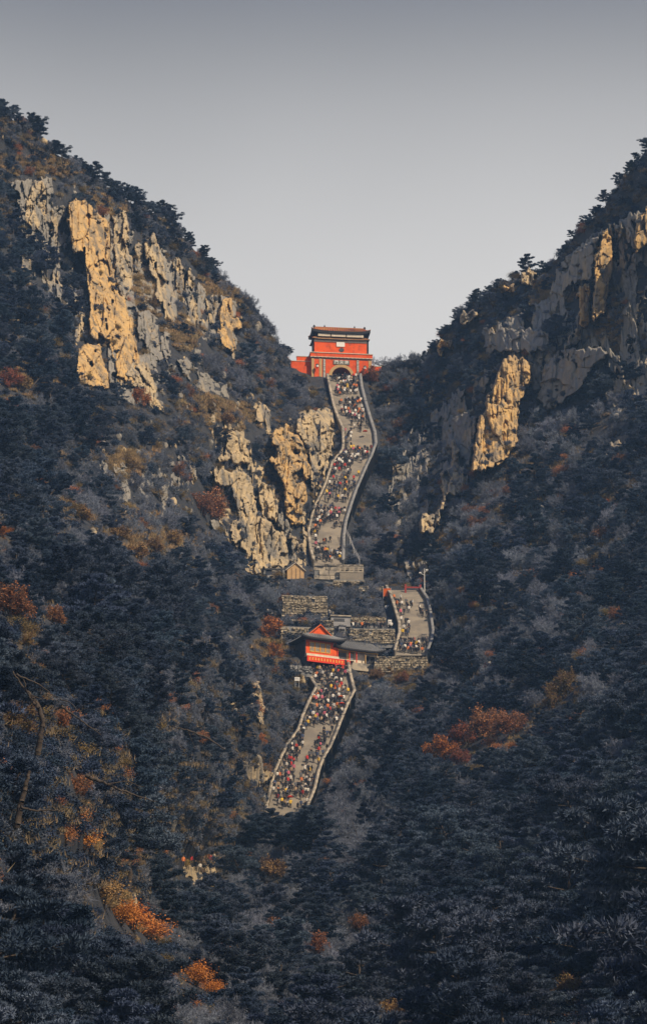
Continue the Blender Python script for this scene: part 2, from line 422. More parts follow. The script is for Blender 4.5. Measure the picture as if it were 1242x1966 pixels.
CLIFF_POLYS = []; BEDROCK = []; CLEFTS = []
def cliff(name, cat, label, pts, origin, scale, mat, H=3.5, K=0.0, KV=.35, bw=24, bh=60, seed=1, step=1.4, group=None, ew=2.6, amp=1.0, holes=.56, hard=True):
    poly = [(origin[0]+x/scale, origin[1]+y/scale) for x, y in pts]
    pa = np.array(poly); u0, v0 = pa.min(0)-7; u1, v1 = pa.max(0)+7
    r = np.random.default_rng(seed)
    us, vs = np.arange(u0, u1+step, step), np.arange(v0, v1+step, step)
    U, V = np.meshgrid(us, vs)
    lean_ = (r.random()-.5)*.24
    wu = U + lean_*(V-V.mean()) + 3.2*fbm(U/26, V/40, seed, 3); wv = V + .18*(U-U.mean())*(1 if seed % 2 else -1) + 4*fbm(U/30+40, V/30, seed+5, 3)
    sd_ = sdf(U + 4*fbm(U/9, V/9, seed+9, 3), V + 5*fbm(U/8+9, V/14, seed+8, 3), poly) + 5.5*fbm(U/6.5, V/34, seed+61, 3)
    if min(u1-u0, v1-v0) > 60:                  # ledges and clefts where the rock gives way to soil
        sd_ = np.minimum(sd_, 40*(fbm(U/22+7, V/48, seed+63, 4, .65)+holes))
    db = depth(U, V); px = F/db.mean()
    e = np.clip(sd_/ew, -1.2, 1)
    prof = np.where(e > 0, np.sqrt(np.clip(1-(1-e)**2, 0, 1)), e*1.0)
    cu, cv = (u0+u1)/2, v1
    # a smooth sheet behind the relief, so that the blocks do not copy the forest floor's unevenness
    dm = base_depth(U, V)
    i1, g1, pu, pv = cells(wu, wv, bw, bh, seed, r)
    n1 = len(pu)
    off = (r.random(n1)-.5)*4.0*amp; tu = (r.random(n1)-.55)*1.7*amp; tv = (r.random(n1)-.5)*.8*amp
    rel = off[i1] + tu[i1]*(wu-pu[i1])/px - tv[i1]*(wv-pv[i1])/px
    rel -= 1.0*amp*np.exp(-(g1/.05)**2)*(.3+.7*vnoise(U/12, V/25, seed+77))
    for lev, (fx, fy, of, ti) in enumerate(((.45, .42, 1.5, 1.7), (.20, .20, .55, 1.3))):      # ever smaller broken faces, flat and sharp-edged
        xx, yy = wu+50*lev+50, wv+30*lev
        i2, g2, qu, qv = cells(xx, yy, max(bw*fx, 4.2), max(bh*fy, 7.0), seed+3+lev, r)
        o2 = (r.random(len(qu))-.5)*of*amp; t2 = (r.random(len(qu))-.5)*ti*amp; t3 = (r.random(len(qu))-.5)*ti*.6*amp
        rel += o2[i2] + t2[i2]*(xx-qu[i2])/px - t3[i2]*(yy-qv[i2])/px - .25*amp*np.exp(-(g2/.06)**2)
    rel += .35*amp*fbm(wu/px/1.2, wv/px/4, seed+21, 4, .65) + .22*amp*fbm(U/px/.5, V/px/.7, seed+31, 3, .65)
    rel -= 1.8*amp*np.clip(1-np.abs(fbm(wu/px/2.4, wv/px/13, seed+41, 3))/.10, 0, 1)          # vertical joints weathered open
    lean = np.clip(KV*(v1-V)/px, -2, 9) + np.clip(K*((u1-7)-U)/px if K >= 0 else -K*(U-(u0+7))/px, -2, 26)
    front = dm - (H + rel + lean)*np.clip(prof, 0, 1)
    inside = prof >= 0
    D = np.where(inside, front, np.maximum(db, dm) + 3.0)
    W = pw(U, V, D)
    low_ = inside & (rel < np.percentile(rel[inside], 22)) & (r.random(U.shape) < (.012 if hard else .02))     # clefts where bushes take root
    CLEFTS.extend(W[low_].tolist())
    # parts: one mesh for each main block
    nr, nc = U.shape; fi = grid_faces(nr, nc)
    keep = inside.ravel()[fi].any(1); fi = fi[keep]
    if len(fi) == 0: return None
    fid = i1.ravel()[fi[:, 0]]
    bi = np.argmax(np.where(inside.ravel(), V.ravel(), -1e9)); loc = W.reshape(-1,3)[bi]
    root = empty(name, loc.tolist())
    Wl = (W - loc).reshape(-1, 3)
    ids, cnt = np.unique(fid, return_counts=True)
    big = [k for k, c in zip(ids, cnt) if c*step*step >= 130]
    if not big: big = [ids[cnt.argmax()]]
    bigp = np.stack([pu[big], pv[big]], -1)
    for k, c in zip(ids, cnt):                      # slivers join the nearest block
        if k not in big:
            j = big[int((((bigp-np.array([pu[k], pv[k]]))/np.array([bw, bh]))**2).sum(1).argmin())]
            fid[fid == k] = j
    for k in big:
        f = fi[fid == k]
        if len(f) == 0: continue
        vi, inv = np.unique(f.ravel(), return_inverse=True)
        me = fast_mesh('rock_block', Wl[vi], inv.reshape(-1, 4), [mat])
        obj('rock_block', me, root)
    tag(root, label, cat, group)
    if hard: CLIFF_POLYS.append((poly, float(db.mean())))
    else: BEDROCK.append(poly)
    return root

ZA = ((0,180), 2.3); ZB = ((330,680), 3.764); ZC = ((0,740), 2.484); ZD = ((480,1260), 5.175); ZR = ((760,250), 2.577); ZE = ((700,900), 2.29); ZP = ((0,0), 1.0)
G, T, Y = M['rock_gold'], M['rock_tan'], M['rock_grey']
CL = [
 # name, category, label, outline in image crop, crop origin and scale, material, options
 ('rock_cliff','cliff','tallest golden cliff on the left mountain, with a rounded bulge near its top', [(300,480),(330,465),(375,450),(405,490),(430,520),(480,560),(488,620),(480,690),(490,740),(510,800),(520,860),(545,900),(570,960),(590,1030),(600,1110),(620,1180),(625,1270),(590,1280),(520,1270),(500,1180),(470,1080),(440,1060),(430,1090),(395,1060),(400,950),(395,880),(380,780),(370,700),(330,700),(305,660),(298,580)], ZA, G, dict(H=5,bw=26,bh=62)),
 ('rock_cliff','cliff','slim golden rock pillar just right of the tallest left cliff', [(500,545),(530,515),(555,515),(570,600),(565,660),(580,720),(580,800),(570,880),(545,910),(525,860),(508,760),(505,680),(500,600)], ZA, T, dict(H=4,bw=20,bh=45)),
 ('rock_outcrop','rock','small tan outcrop left of the tallest cliff, half way down', [(345,980),(375,980),(362,1060),(330,1120),(325,1100)], ZA, T, dict(H=2.5,bw=16,bh=35)),
 ('rock_cliff','cliff','low golden outcrop at the foot of the tallest left cliff', [(345,1150),(375,1090),(440,1110),(450,1190),(480,1230),(475,1300),(440,1300),(350,1275),(333,1230)], ZA, G, dict(H=4,bw=22,bh=40)),
 ('rock_cliff','cliff','stepped tan rock tail running down from the tallest left cliff', [(590,1180),(640,1190),(680,1250),(690,1330),(725,1400),(660,1390),(640,1330),(600,1290),(525,1290),(530,1270)], ZA, T, dict(H=3,bw=18,bh=34)),
 ('rock_spire','rock','small grey spire beside the pale pointed pinnacle', [(600,660),(615,640),(630,660),(635,740),(620,790),(595,780)], ZA, Y, dict(H=3,bw=14,bh=40)),
 ('rock_cliff','cliff','pale pointed pinnacle with a golden foot on the left mountain', [(645,660),(670,610),(690,620),(700,690),(730,730),(735,800),(730,900),(745,910),(770,980),(765,1010),(740,1000),(715,940),(690,890),(690,820),(650,780)], ZA, T, dict(H=4,bw=18,bh=50)),
 ('rock_spire','rock','twin upright tan slabs in the middle of the left ridge', [(765,740),(775,715),(805,750),(815,830),(810,920),(790,925),(770,850)], ZA, T, dict(H=3.5,bw=12,bh=45)),
 ('rock_spire','rock','thin golden sliver of rock under the left ridge line', [(828,790),(840,775),(852,800),(848,860),(832,850)], ZA, T, dict(H=2.5,bw=12,bh=30)),
 ('rock_spire','rock','three stubby tan rock teeth on the left ridge', [(835,915),(850,890),(870,930),(885,980),(885,1030),(850,1030),(828,1000)], ZA, T, dict(H=3,bw=11,bh=30)),
 ('rock_spire','rock','leaning narrow tan slab near the end of the left ridge', [(905,900),(945,880),(945,950),(940,1020),(925,1010)], ZA, T, dict(H=3,bw=12,bh=40)),
 ('rock_cliff','cliff','square golden rock tower nearest the sky on the left ridge', [(968,905),(1000,898),(1028,905),(1030,990),(1065,1000),(1068,1040),(1030,1040),(1045,1120),(1040,1150),(1000,1130),(960,1080),(965,980)], ZA, G, dict(H=4,bw=14,bh=42)),
 ('rock_cliff','cliff','grey broken rock wall below the pale pointed pinnacle', [(610,960),(650,950),(690,990),(710,1060),(740,1020),(758,1060),(745,1190),(700,1180),(640,1120),(610,1050)], ZA, Y, dict(H=3,bw=18,bh=36)),
 ('rock_cliff','cliff','dull brownish crag at the upper left below the dark pines', [(105,560),(120,480),(150,380),(185,375),(205,410),(200,470),(220,560),(150,605)], ZA, T, dict(H=3,bw=20,bh=44)),
 ('rock_outcrop','rock','narrow grey rock strip left of the tallest golden cliff', [(235,490),(280,480),(280,540),(260,580),(245,700),(232,700)], ZA, Y, dict(H=2.5,bw=14,bh=40)),
 ('rock_outcrop','rock','small pale block above the tallest golden cliff', [(312,385),(350,385),(355,425),(325,440)], ZA, T, dict(H=2.5,bw=14,bh=26)),
 ('rock_outcrop','rock','small tan rock at the left edge among dark pines', [(95,715),(130,712),(145,770),(140,850),(110,850),(95,790)], ZA, T, dict(H=2.5,bw=14,bh=34)),
 ('rock_outcrop','rock','thin grey rock between the pines and the tallest cliff', [(230,780),(250,775),(262,860),(245,870)], ZA, Y, dict(H=2,bw=12,bh=30)),
 ('rock_cliff','cliff','long sloping heap of pinkish grey rubble below the left ridge', [(780,1170),(830,1160),(880,1210),(960,1270),(1000,1270),(1050,1330),(1080,1360),(960,1340),(880,1310),(820,1250)], ZA, Y, dict(H=2,bw=14,bh=26,amp=.8)),
 ('rock_cliff','cliff','rounded pale rock head above the stairway cliff', [(580,340),(620,345),(690,380),(705,430),(700,520),(715,580),(650,570),(600,470)], ZB, T, dict(H=3,bw=18,bh=34)),
 ('rock_cliff','cliff','overhanging golden cliff face left of the upper stairs', [(715,580),(760,540),(810,520),(830,500),(860,560),(920,590),(965,680),(975,780),(990,850),(975,930),(990,1060),(950,1110),(945,1230),(900,1260),(850,1230),(830,1160),(800,1080),(810,960),(740,830),(710,750),(760,700),(715,640)], ZB, G, dict(H=4.5,bw=22,bh=30,amp=1.15)),
 ('rock_cliff','cliff','jagged tan crags touching the upper stairs on their left', [(910,420),(960,400),(1000,440),(1060,430),(1080,500),(1110,530),(1150,610),(1155,740),(1110,790),(1060,880),(1040,960),(1020,990),(1000,820),(985,700),(960,640),(905,540)], ZB, T, dict(H=3.5,bw=17,bh=36,amp=1.15)),
 ('rock_cliff','cliff','tan stepped crag above the long ribbed cliff', [(385,560),(440,545),(500,560),(570,640),(585,680),(580,880),(530,800),(440,780),(300,760),(380,720),(400,640)], ZB, T, dict(H=3.5,bw=20,bh=36)),
 ('rock_cliff','cliff','broad vertically ribbed cliff above the small gabled hut', [(280,830),(330,810),(400,850),(470,840),(530,850),(590,950),(610,1050),(640,1160),(700,1200),(760,1260),(800,1290),(850,1370),(855,1500),(800,1550),(660,1550),(520,1420),(440,1380),(410,1230),(480,1180),(470,1100),(420,960),(300,930)], ZB, T, dict(H=3.5,bw=19,bh=60)),
 ('rock_cliff','cliff','grey tan buttress between the ribbed cliff and the overhang', [(615,930),(660,920),(720,940),(740,1010),(760,1110),(765,1240),(700,1200),(640,1140),(620,1040)], ZB, T, dict(H=5,bw=18,bh=40)),
 ('rock_outcrop','rock','dark fluted rock rib below the golden overhang', [(790,1100),(830,1180),(860,1250),(865,1330),(820,1330),(760,1230)], ZB, Y, dict(H=3.5,bw=14,bh=40)),
 ('rock_outcrop','rock','smooth grey slab above the small gabled hut', [(860,1310),(900,1320),(940,1500),(870,1500)], ZB, Y, dict(H=3,bw=18,bh=50)),
 ('rock_outcrop','rock','pale boulder heap left of the small gabled hut', [(520,1500),(600,1470),(660,1540),(650,1610),(590,1600),(530,1570)], ZB, T, dict(H=2.5,bw=16,bh=22)),
 ('rock_spire','rock','lone pale standing stone among grey shrubs', [(100,390),(120,315),(150,320),(150,410),(115,430)], ZB, Y, dict(H=2.5,bw=14,bh=40)),
 ('rock_spire','rock','thin bright needle of rock above the pine slope', [(90,1420),(105,1380),(122,1400),(118,1510),(85,1510)], ZB, T, dict(H=2.5,bw=14,bh=40)),
 ('rock_spire','rock','small pale spike of rock beside the gate bushes', [(975,230),(1000,250),(1005,330),(985,330)], ZB, T, dict(H=2,bw=12,bh=30)),
 ('boulder','boulder','round grey boulder under the reddish brown tree', [(270,1200),(300,1190),(345,1220),(340,1270),(300,1270)], ZB, Y, dict(H=2.2,bw=22,bh=26)),
 ('rock_outcrop','rock','little grey stones above the tan shrubs on the left slope', [(530,385),(600,345),(605,400),(560,420)], ZC, Y, dict(H=2,bw=13,bh=22)),
 ('rock_outcrop','rock','grey and tan knob between the olive shrubs', [(545,490),(600,475),(635,520),(620,560),(560,540)], ZC, Y, dict(H=2,bw=15,bh=24)),
 ('rock_outcrop','rock','upright tan stone above the tan shrub patch', [(590,580),(620,580),(630,640),(605,650)], ZC, T, dict(H=2,bw=12,bh=24)),
 ('rock_outcrop','rock','grey weathered rock right of the olive shrubs', [(750,490),(800,470),(820,560),(780,570)], ZC, Y, dict(H=2,bw=15,bh=26)),
 ('rock_outcrop','rock','narrow bright rock ladder left of the lower stairs', [(10,240),(100,235),(105,310),(110,390),(150,500),(145,690),(60,670),(70,560),(60,420),(15,330)], ZD, T, dict(H=2.2,bw=14,bh=26)),
 ('rock_outcrop','rock','lit rock face beside the foot of the lower stairs', [(-130,1030),(0,1060),(60,1065),(130,1090),(230,1150),(200,1220),(110,1320),(0,1260),(-120,1180)], ZD, T, dict(H=2.2,bw=17,bh=28)),
 ('rock_cliff','cliff','large golden slab standing alone in shade on the right mountain', [(530,1140),(560,1122),(640,1132),(665,1170),(668,1230),(640,1300),(612,1340),(610,1460),(590,1560),(540,1640),(480,1670),(430,1690),(370,1685),(390,1570),(400,1430),(445,1380),(450,1320),(490,1250),(500,1200)], ZR, G, dict(H=3,K=2.0,bw=30,bh=70,amp=.7)),
 ('rock_cliff','cliff','tall golden cracked pillar high on the right mountain', [(1030,490),(1050,478),(1065,530),(1078,600),(1075,700),(1050,800),(1030,900),(980,950),(970,900),(985,740),(982,620),(1005,580)], ZR, G, dict(H=5,K=3.4,bw=26,bh=34,amp=.6)),
 ('rock_cliff','cliff','shorter golden rock left of the tall right pillar', [(900,770),(945,748),(965,790),(960,900),(935,980),(900,960),(905,860),(895,800)], ZR, G, dict(H=9,K=3.4,bw=15,bh=44,amp=.6)),
 ('rock_cliff','cliff','golden rock strip cut by the right edge of the photo', [(1190,470),(1215,400),(1242,375),(1300,400),(1300,540),(1220,580),(1185,610),(1185,560)], ZR, G, dict(H=5,K=3.0,bw=20,bh=50,amp=.7)),
 ('rock_outcrop','rock','tan fluted knob below the pines on the right skyline', [(618,710),(660,685),(695,700),(690,740),(655,770),(618,760)], ZR, T, dict(H=2.5,K=1.6,bw=13,bh=30)),
 ('rock_outcrop','rock','row of tiny golden stones on the right skyline', [(518,770),(560,765),(605,770),(600,790),(570,800),(525,785)], ZR, G, dict(H=2,K=1.0,bw=13,bh=22)),
 ('rock_outcrop','rock','bright tan tooth cluster on the lower right skyline', [(315,910),(350,895),(390,880),(400,900),(385,940),(345,965),(318,950)], ZR, T, dict(H=2.5,K=1.5,bw=13,bh=26)),
 ('rock_outcrop','rock','lowest pair of golden stones on the right skyline', [(205,1065),(230,1035),(280,1045),(285,1085),(255,1075),(230,1115),(210,1095)], ZR, G, dict(H=2.5,K=1.5,bw=14,bh=24)),
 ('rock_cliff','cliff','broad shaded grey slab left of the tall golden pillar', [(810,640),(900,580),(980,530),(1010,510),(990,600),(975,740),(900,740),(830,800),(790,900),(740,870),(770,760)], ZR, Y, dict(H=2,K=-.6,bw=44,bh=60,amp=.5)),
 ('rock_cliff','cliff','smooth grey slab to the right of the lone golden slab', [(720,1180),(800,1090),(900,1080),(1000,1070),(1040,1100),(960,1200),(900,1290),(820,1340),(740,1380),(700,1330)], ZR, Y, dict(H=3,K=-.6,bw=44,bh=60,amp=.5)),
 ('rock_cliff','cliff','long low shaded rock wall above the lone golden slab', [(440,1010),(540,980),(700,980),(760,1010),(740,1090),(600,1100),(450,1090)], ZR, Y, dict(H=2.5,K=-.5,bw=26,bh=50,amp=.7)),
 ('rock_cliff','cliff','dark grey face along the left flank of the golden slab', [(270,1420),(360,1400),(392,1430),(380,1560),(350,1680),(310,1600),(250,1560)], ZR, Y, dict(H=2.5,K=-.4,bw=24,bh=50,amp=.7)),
 ('rock_outcrop','rock','grey fluted strip right of the tall golden pillar', [(1085,460),(1120,440),(1130,480),(1110,540),(1085,600)], ZR, Y, dict(H=2.5,bw=14,bh=40)),
 ('rock_outcrop','rock','tan boulder step below the shorter golden rock', [(865,1000),(905,985),(915,1030),(880,1060),(850,1080),(860,1110),(840,1150),(835,1090)], ZR, T, dict(H=4,K=2.6,bw=14,bh=26)),
 ('rock_cliff','cliff','pile of pale stacked rocks with a pointed top in the gully', [(270,1540),(290,1530),(312,1580),(312,1650),(345,1690),(355,1790),(300,1804),(225,1800),(230,1690),(270,1660)], ZR, T, dict(H=4,K=2.2,bw=14,bh=34)),
 ('rock_cliff','cliff','pale crumbling rib running down the gully right of the stairs', [(345,10),(440,0),(445,80),(400,130),(360,110),(340,220),(300,290),(240,280),(250,200),(310,200),(340,130)], ZE, T, dict(H=3.5,K=2.0,bw=13,bh=32)),
 ('rock_spire','rock','grey green pinnacle behind the red banner', [(182,400),(205,378),(217,440),(205,495),(188,470)], ZE, Y, dict(H=2.5,bw=18,bh=50)),
 ('rock_spire','rock','grey pinnacle behind the lamp post', [(236,425),(262,398),(284,440),(262,480),(245,475)], ZE, Y, dict(H=2.5,bw=18,bh=50)),
 ('rock_outcrop','rock','small lit rock at the right edge below the grey slab', [(1150,1270),(1190,1260),(1190,1340),(1150,1360)], ZR, T, dict(H=2,K=1.0,bw=14,bh=30)),
 ('boulder','boulder','small pale boulder in the dark pines below the red trees', [(845,1566),(856,1560),(859,1590),(842,1592)], ZP, T, dict(H=1.8,K=1.0,bw=14,bh=22)),
 ('boulder','boulder','pale stone at the foot of a thin leaning tree', [(706,1640),(716,1630),(727,1652),(715,1664),(706,1660)], ZP, T, dict(H=1.6,K=.8,bw=14,bh=22)),
 ('boulder','boulder','weathered tan rock above the brightest orange bush', [(236,1722),(262,1703),(275,1712),(266,1740),(258,1782),(240,1765)], ZP, T, dict(H=1.2,bw=20,bh=36,amp=.6)),
 ('boulder','boulder','pale pointed stone at the bottom edge of the photo', [(248,1922),(262,1916),(276,1945),(284,1975),(262,1972),(254,1945)], ZP, T, dict(H=.8,bw=20,bh=36,amp=.5)),
 ('rock_outcrop','rock','pale lookout rock under a small crowd', [(345,1672),(360,1660),(385,1668),(412,1655),(420,1680),(400,1690),(388,1684),(375,1705),(368,1684),(352,1690)], ZP, T, dict(H=2.0,bw=18,bh=24,amp=.7)),
]
for i, (nm, cat, lab, pts, (org, scl), mat, kw) in enumerate(CL):
    cliff(nm, cat, lab, pts, org, scl, mat, seed=100+17*i, **kw)

# broad grey bedrock showing between and behind the bright faces
BED = [
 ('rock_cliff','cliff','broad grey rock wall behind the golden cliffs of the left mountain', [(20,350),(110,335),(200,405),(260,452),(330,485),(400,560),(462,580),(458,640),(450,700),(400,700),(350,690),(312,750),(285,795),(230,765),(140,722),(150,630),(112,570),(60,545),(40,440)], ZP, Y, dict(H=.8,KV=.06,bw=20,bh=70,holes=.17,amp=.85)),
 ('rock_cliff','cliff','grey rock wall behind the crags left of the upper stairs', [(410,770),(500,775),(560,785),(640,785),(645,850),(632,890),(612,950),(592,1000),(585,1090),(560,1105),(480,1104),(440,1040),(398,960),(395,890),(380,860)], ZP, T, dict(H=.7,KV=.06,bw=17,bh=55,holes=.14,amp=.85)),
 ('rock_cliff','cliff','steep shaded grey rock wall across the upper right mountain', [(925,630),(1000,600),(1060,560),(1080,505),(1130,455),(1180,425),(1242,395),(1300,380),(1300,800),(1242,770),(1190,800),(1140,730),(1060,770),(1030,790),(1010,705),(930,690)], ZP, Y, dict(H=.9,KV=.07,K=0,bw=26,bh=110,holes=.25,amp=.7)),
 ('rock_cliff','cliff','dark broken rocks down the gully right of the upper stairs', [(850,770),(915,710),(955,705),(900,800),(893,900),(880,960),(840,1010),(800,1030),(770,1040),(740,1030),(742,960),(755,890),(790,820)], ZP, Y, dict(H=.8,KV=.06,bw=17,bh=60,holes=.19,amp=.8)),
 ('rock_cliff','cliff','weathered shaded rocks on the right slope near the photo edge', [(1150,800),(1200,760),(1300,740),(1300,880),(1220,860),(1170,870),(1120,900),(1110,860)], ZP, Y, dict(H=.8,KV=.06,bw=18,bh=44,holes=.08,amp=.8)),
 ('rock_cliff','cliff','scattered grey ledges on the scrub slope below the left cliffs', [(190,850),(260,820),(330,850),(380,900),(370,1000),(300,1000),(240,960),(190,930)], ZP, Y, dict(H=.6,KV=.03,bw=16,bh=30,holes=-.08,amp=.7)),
]
for i, (nm, cat, lab, pts, (org, scl), mat, kw) in enumerate(BED):
    cliff(nm, cat, lab, pts, org, scl, mat, seed=1900+31*i, hard=False, **kw)
M['dull_red'] = pmat('dull_red', (.36,.05,.04), (.24,.05,.045), scale=2)
# ------------------------------------------------------------------ stairways
def stairway(fl, label, left_mat, right_mat, riser=.19, hl=.95, hr=.95, wl_=.46, wr_=.46, rrange=None):
    pb = pw(0, fl.v1, fl.d(fl.v1)); pt = pw(0, fl.v0, fl.d(fl.v0))
    n = int((pt[2]-pb[2])/riser)
    vs = np.linspace(fl.v1, fl.v0, 4000); q = pw(fl.left(vs), vs, fl.d(vs)); q2 = pw(fl.right(vs), vs, fl.d(vs))
    zs = q[:,2]; zk = pb[2] + (pt[2]-pb[2])*np.arange(n+1)/n
    xl = np.interp(zk, zs, q[:,0]); xr = np.interp(zk, zs, q2[:,0]); yk = np.interp(zk, zs, q[:,1])
    loc = np.array([(xl[0]+xr[0])/2, yk[0], zk[0]])
    root = empty('stone_stairway', loc.tolist())
    V, Fq = [], []
    for k in range(n):
        zt = zk[k+1]
        V += [(xl[k], yk[k], zk[k]), (xr[k], yk[k], zk[k]), (xr[k], yk[k], zt), (xl[k], yk[k], zt), (xr[k+1], yk[k+1], zt), (xl[k+1], yk[k+1], zt)]
        b = 6*k; Fq += [(b,b+1,b+2,b+3), (b+3,b+2,b+4,b+5)]
    st = obj('steps', fast_mesh('steps', np.array(V)-loc, np.array(Fq), [M['step_stone']]), root)
    st['kind'] = 'stuff'
    for side, mat, hh, ww in (('left', left_mat, hl, wl_), ('right', right_mat, hr, wr_)):
        poly = fl.L if side == 'left' else fl.R
        for a in range(len(poly)-1):                       # each straight run of parapet is a piece of its own
            va, vb = poly[a,1], poly[a+1,1]
            if side == 'right' and rrange and not (rrange[0] <= (va+vb)/2 <= rrange[1]): continue
            m = max(2, int((vb-va)/4)); vv = np.linspace(vb, va, m)
            e = pw(np.interp(vv, poly[:,1], poly[:,0]), vv, fl.d(vv)) - loc
            s = -1 if side == 'left' else 1
            W = []
            for k, p in enumerate(e):
                j1 = .07*math.sin(k*2.3+a*1.7+p[2]) + .06*math.sin(k*5.1+p[1])
                x0, x1 = p[0], p[0]+s*ww
                W += [(x0,p[1],p[2]-1.6),(x0,p[1],p[2]+hh+j1),(x0-s*.05,p[1],p[2]+hh+j1),(x0-s*.05,p[1],p[2]+hh+.16+j1),(x1+s*.05,p[1],p[2]+hh+.16+j1),(x1+s*.05,p[1],p[2]+hh+j1),(x1,p[1],p[2]+hh+j1),(x1,p[1],p[2]-2.6)]
            fq = [(8*k+i, 8*k+(i+1) % 8, 8*k+8+(i+1) % 8, 8*k+8+i) for k in range(m-1) for i in range(8)]
            fq += [(0,1,6,7),(1,2,3,4),(8*m-8,8*m-1,8*m-2,8*m-7),(8*m-7,8*m-4,8*m-5,8*m-6)]
            me = fast_mesh('parapet', W, np.array(fq), [mat])
            bm = bmesh.new(); bm.from_mesh(me); bmesh.ops.recalc_face_normals(bm, faces=bm.faces); bm.to_mesh(me); bm.free()
            obj('parapet', me, root)
    return tag(root, label, 'stairway')
stairway(UP, 'long crowded stone stairway climbing to the red gate', M['pale_stone'], M['grey_stone'], hr=.9, wr_=.6)  # right parapet in greyer stone: its shade is put into the colour
stairway(RT, 'short wide stone stairway right of the pavilion, nearly empty at its top', M['pale_stone'], M['grey_stone'])
stairway(LO, 'lower crowded stone stairway leading up to the pavilion banner', M['pale_stone'], M['pale_stone'])

def rubble_wall(name, label, u0, u1, v0, v1, d, yaw=0.0, depth_m=2.0, mat='rubble', sx=.42, sz=.40, seed=3, top_jag=.7, cat='wall'):
    d = min(d, float(depth(np.linspace(u0, u1, 7), np.full(7, v1)).min())-.8)
    px = F/d; w = (u1-u0)/px; h = (v1-v0)/px*1.04
    loc = P((u0+u1)/2, v1, d); root = empty(name, loc, yaw)
    r = random.Random(seed); b = MB(); b.box(-w/2, w/2, .12, depth_m, -1.2, h-.1); b.build('wall_core', M['grey_stone'], root)
    s = MB(); z = -.4; row = 0
    while z < h:
        hz = sz*(.55+.95*r.random()); x = -w/2-(r.random()*.3)
        lim = h + (r.random()-.5)*top_jag
        while x < w/2:
            wx = sx*(.45+1.5*r.random()**1.5)
            if z+hz < lim+.15:
                y0 = -.04-.26*r.random(); g = .05; x1 = min(x+wx, w/2+.1)
                if r.random() < .04: x += wx; continue
                t = [r.uniform(-.13,.13) for _ in range(8)]
                s.add([(x+g,y0+t[0],z+g+t[4]*.6),(x1-g,y0+t[1],z+g+t[5]*.6),(x1-g+t[6],y0+t[2],z+hz-g),(x+g+t[7],y0+t[3],z+hz-g),(x+g,.2,z+g),(x1-g,.2,z+g),(x1-g,.2,z+hz-g),(x+g,.2,z+hz-g)],
                      [(0,1,2,3),(4,7,6,5),(0,4,5,1),(1,5,6,2),(2,6,7,3),(3,7,4,0)])
            x += wx
        z += hz; row += 1
    o = s.build('stonework', M[mat], root); o['kind'] = 'stuff'
    return tag(root, label, cat)

rubble_wall('retaining_wall', 'square sunlit rubble wall on the slope above the pavilion', 543, 628, 1143, 1182, 650, R(4), 3.5, seed=5)
rubble_wall('retaining_wall', 'low rubble wall lying left of the small concrete shelter', 540, 640, 1203, 1226, 644, R(6), 3.0, seed=6)
rubble_wall('terrace_wall', 'rough rubble terrace wall carrying the landing right of the pavilion', 720, 820, 1261, 1288, 639.5, R(2), 4.0, seed=8, top_jag=.3)
WING_WALL = rubble_wall('retaining_wall', 'long rubble wall behind the grey tiled wing roof', 672, 758, 1206, 1232, 648, R(2), 3.0, seed=9)
rubble_wall('retaining_wall', 'stone front wall under the foot of the upper stairs', 604, 697, 1083, 1110, 700.5, R(2), 3.2, mat='pale_stone', seed=10, sx=1.5, sz=.85, top_jag=.05)
DW = min(700.5, float(depth(np.linspace(604, 697, 7), np.full(7, 1110)).min())-.8)
rubble_wall('retaining_wall', 'stone ledge under the left wing of the pavilion', 556, 600, 1279, 1287, 629.5, R(14), 2.0, mat='grey_stone', seed=12)

# stone balustrade at the foot of the upper stairs
bl = P(675, 1109, DW-1.0); px = F/699
root = empty('stone_balustrade', bl, R(3))
for z in (1.05, 2.05):
    b = MB(); b.box(-2.5, 2.5, -.16, .16, z, z+.28); b.build('rail', M['pale_stone'], root)
for k in range(6):
    b = MB(); x = -2.35+k*.94; b.box(x-.14, x+.14, -.13, .13, 1.33, 2.05); b.build('post', M['pale_stone'], root)
b = MB(); b.box(-2.45, 2.45, -.10, .6, -.5, 1.05); b.build('base', M['step_stone'], root)
tag(root, 'double railed stone balustrade at the foot of the upper stairs', 'balustrade')

# metal handrail dropping along the right of the upper stairs
root = empty('handrail', P(690, 1080, 699))
pts = [P(661,1020,715), P(672,1040,709), P(679,1060,705), P(690,1080,700)]
o0 = root.location
m = MB()
for a, b_ in zip(pts[:-1], pts[1:]):
    for hz in (.55, 1.1): m.bar(a-o0+Vector((0,0,hz)), b_-o0+Vector((0,0,hz)), .045)
m.build('rail', M['metal'], root)
for p in pts:
    m = MB(); m.bar(p-o0+Vector((0,0,-.6)), p-o0+Vector((0,0,1.15)), .06); m.build('post', M['metal'], root)
tag(root, 'thin grey handrail beside the foot of the upper stairs', 'handrail')

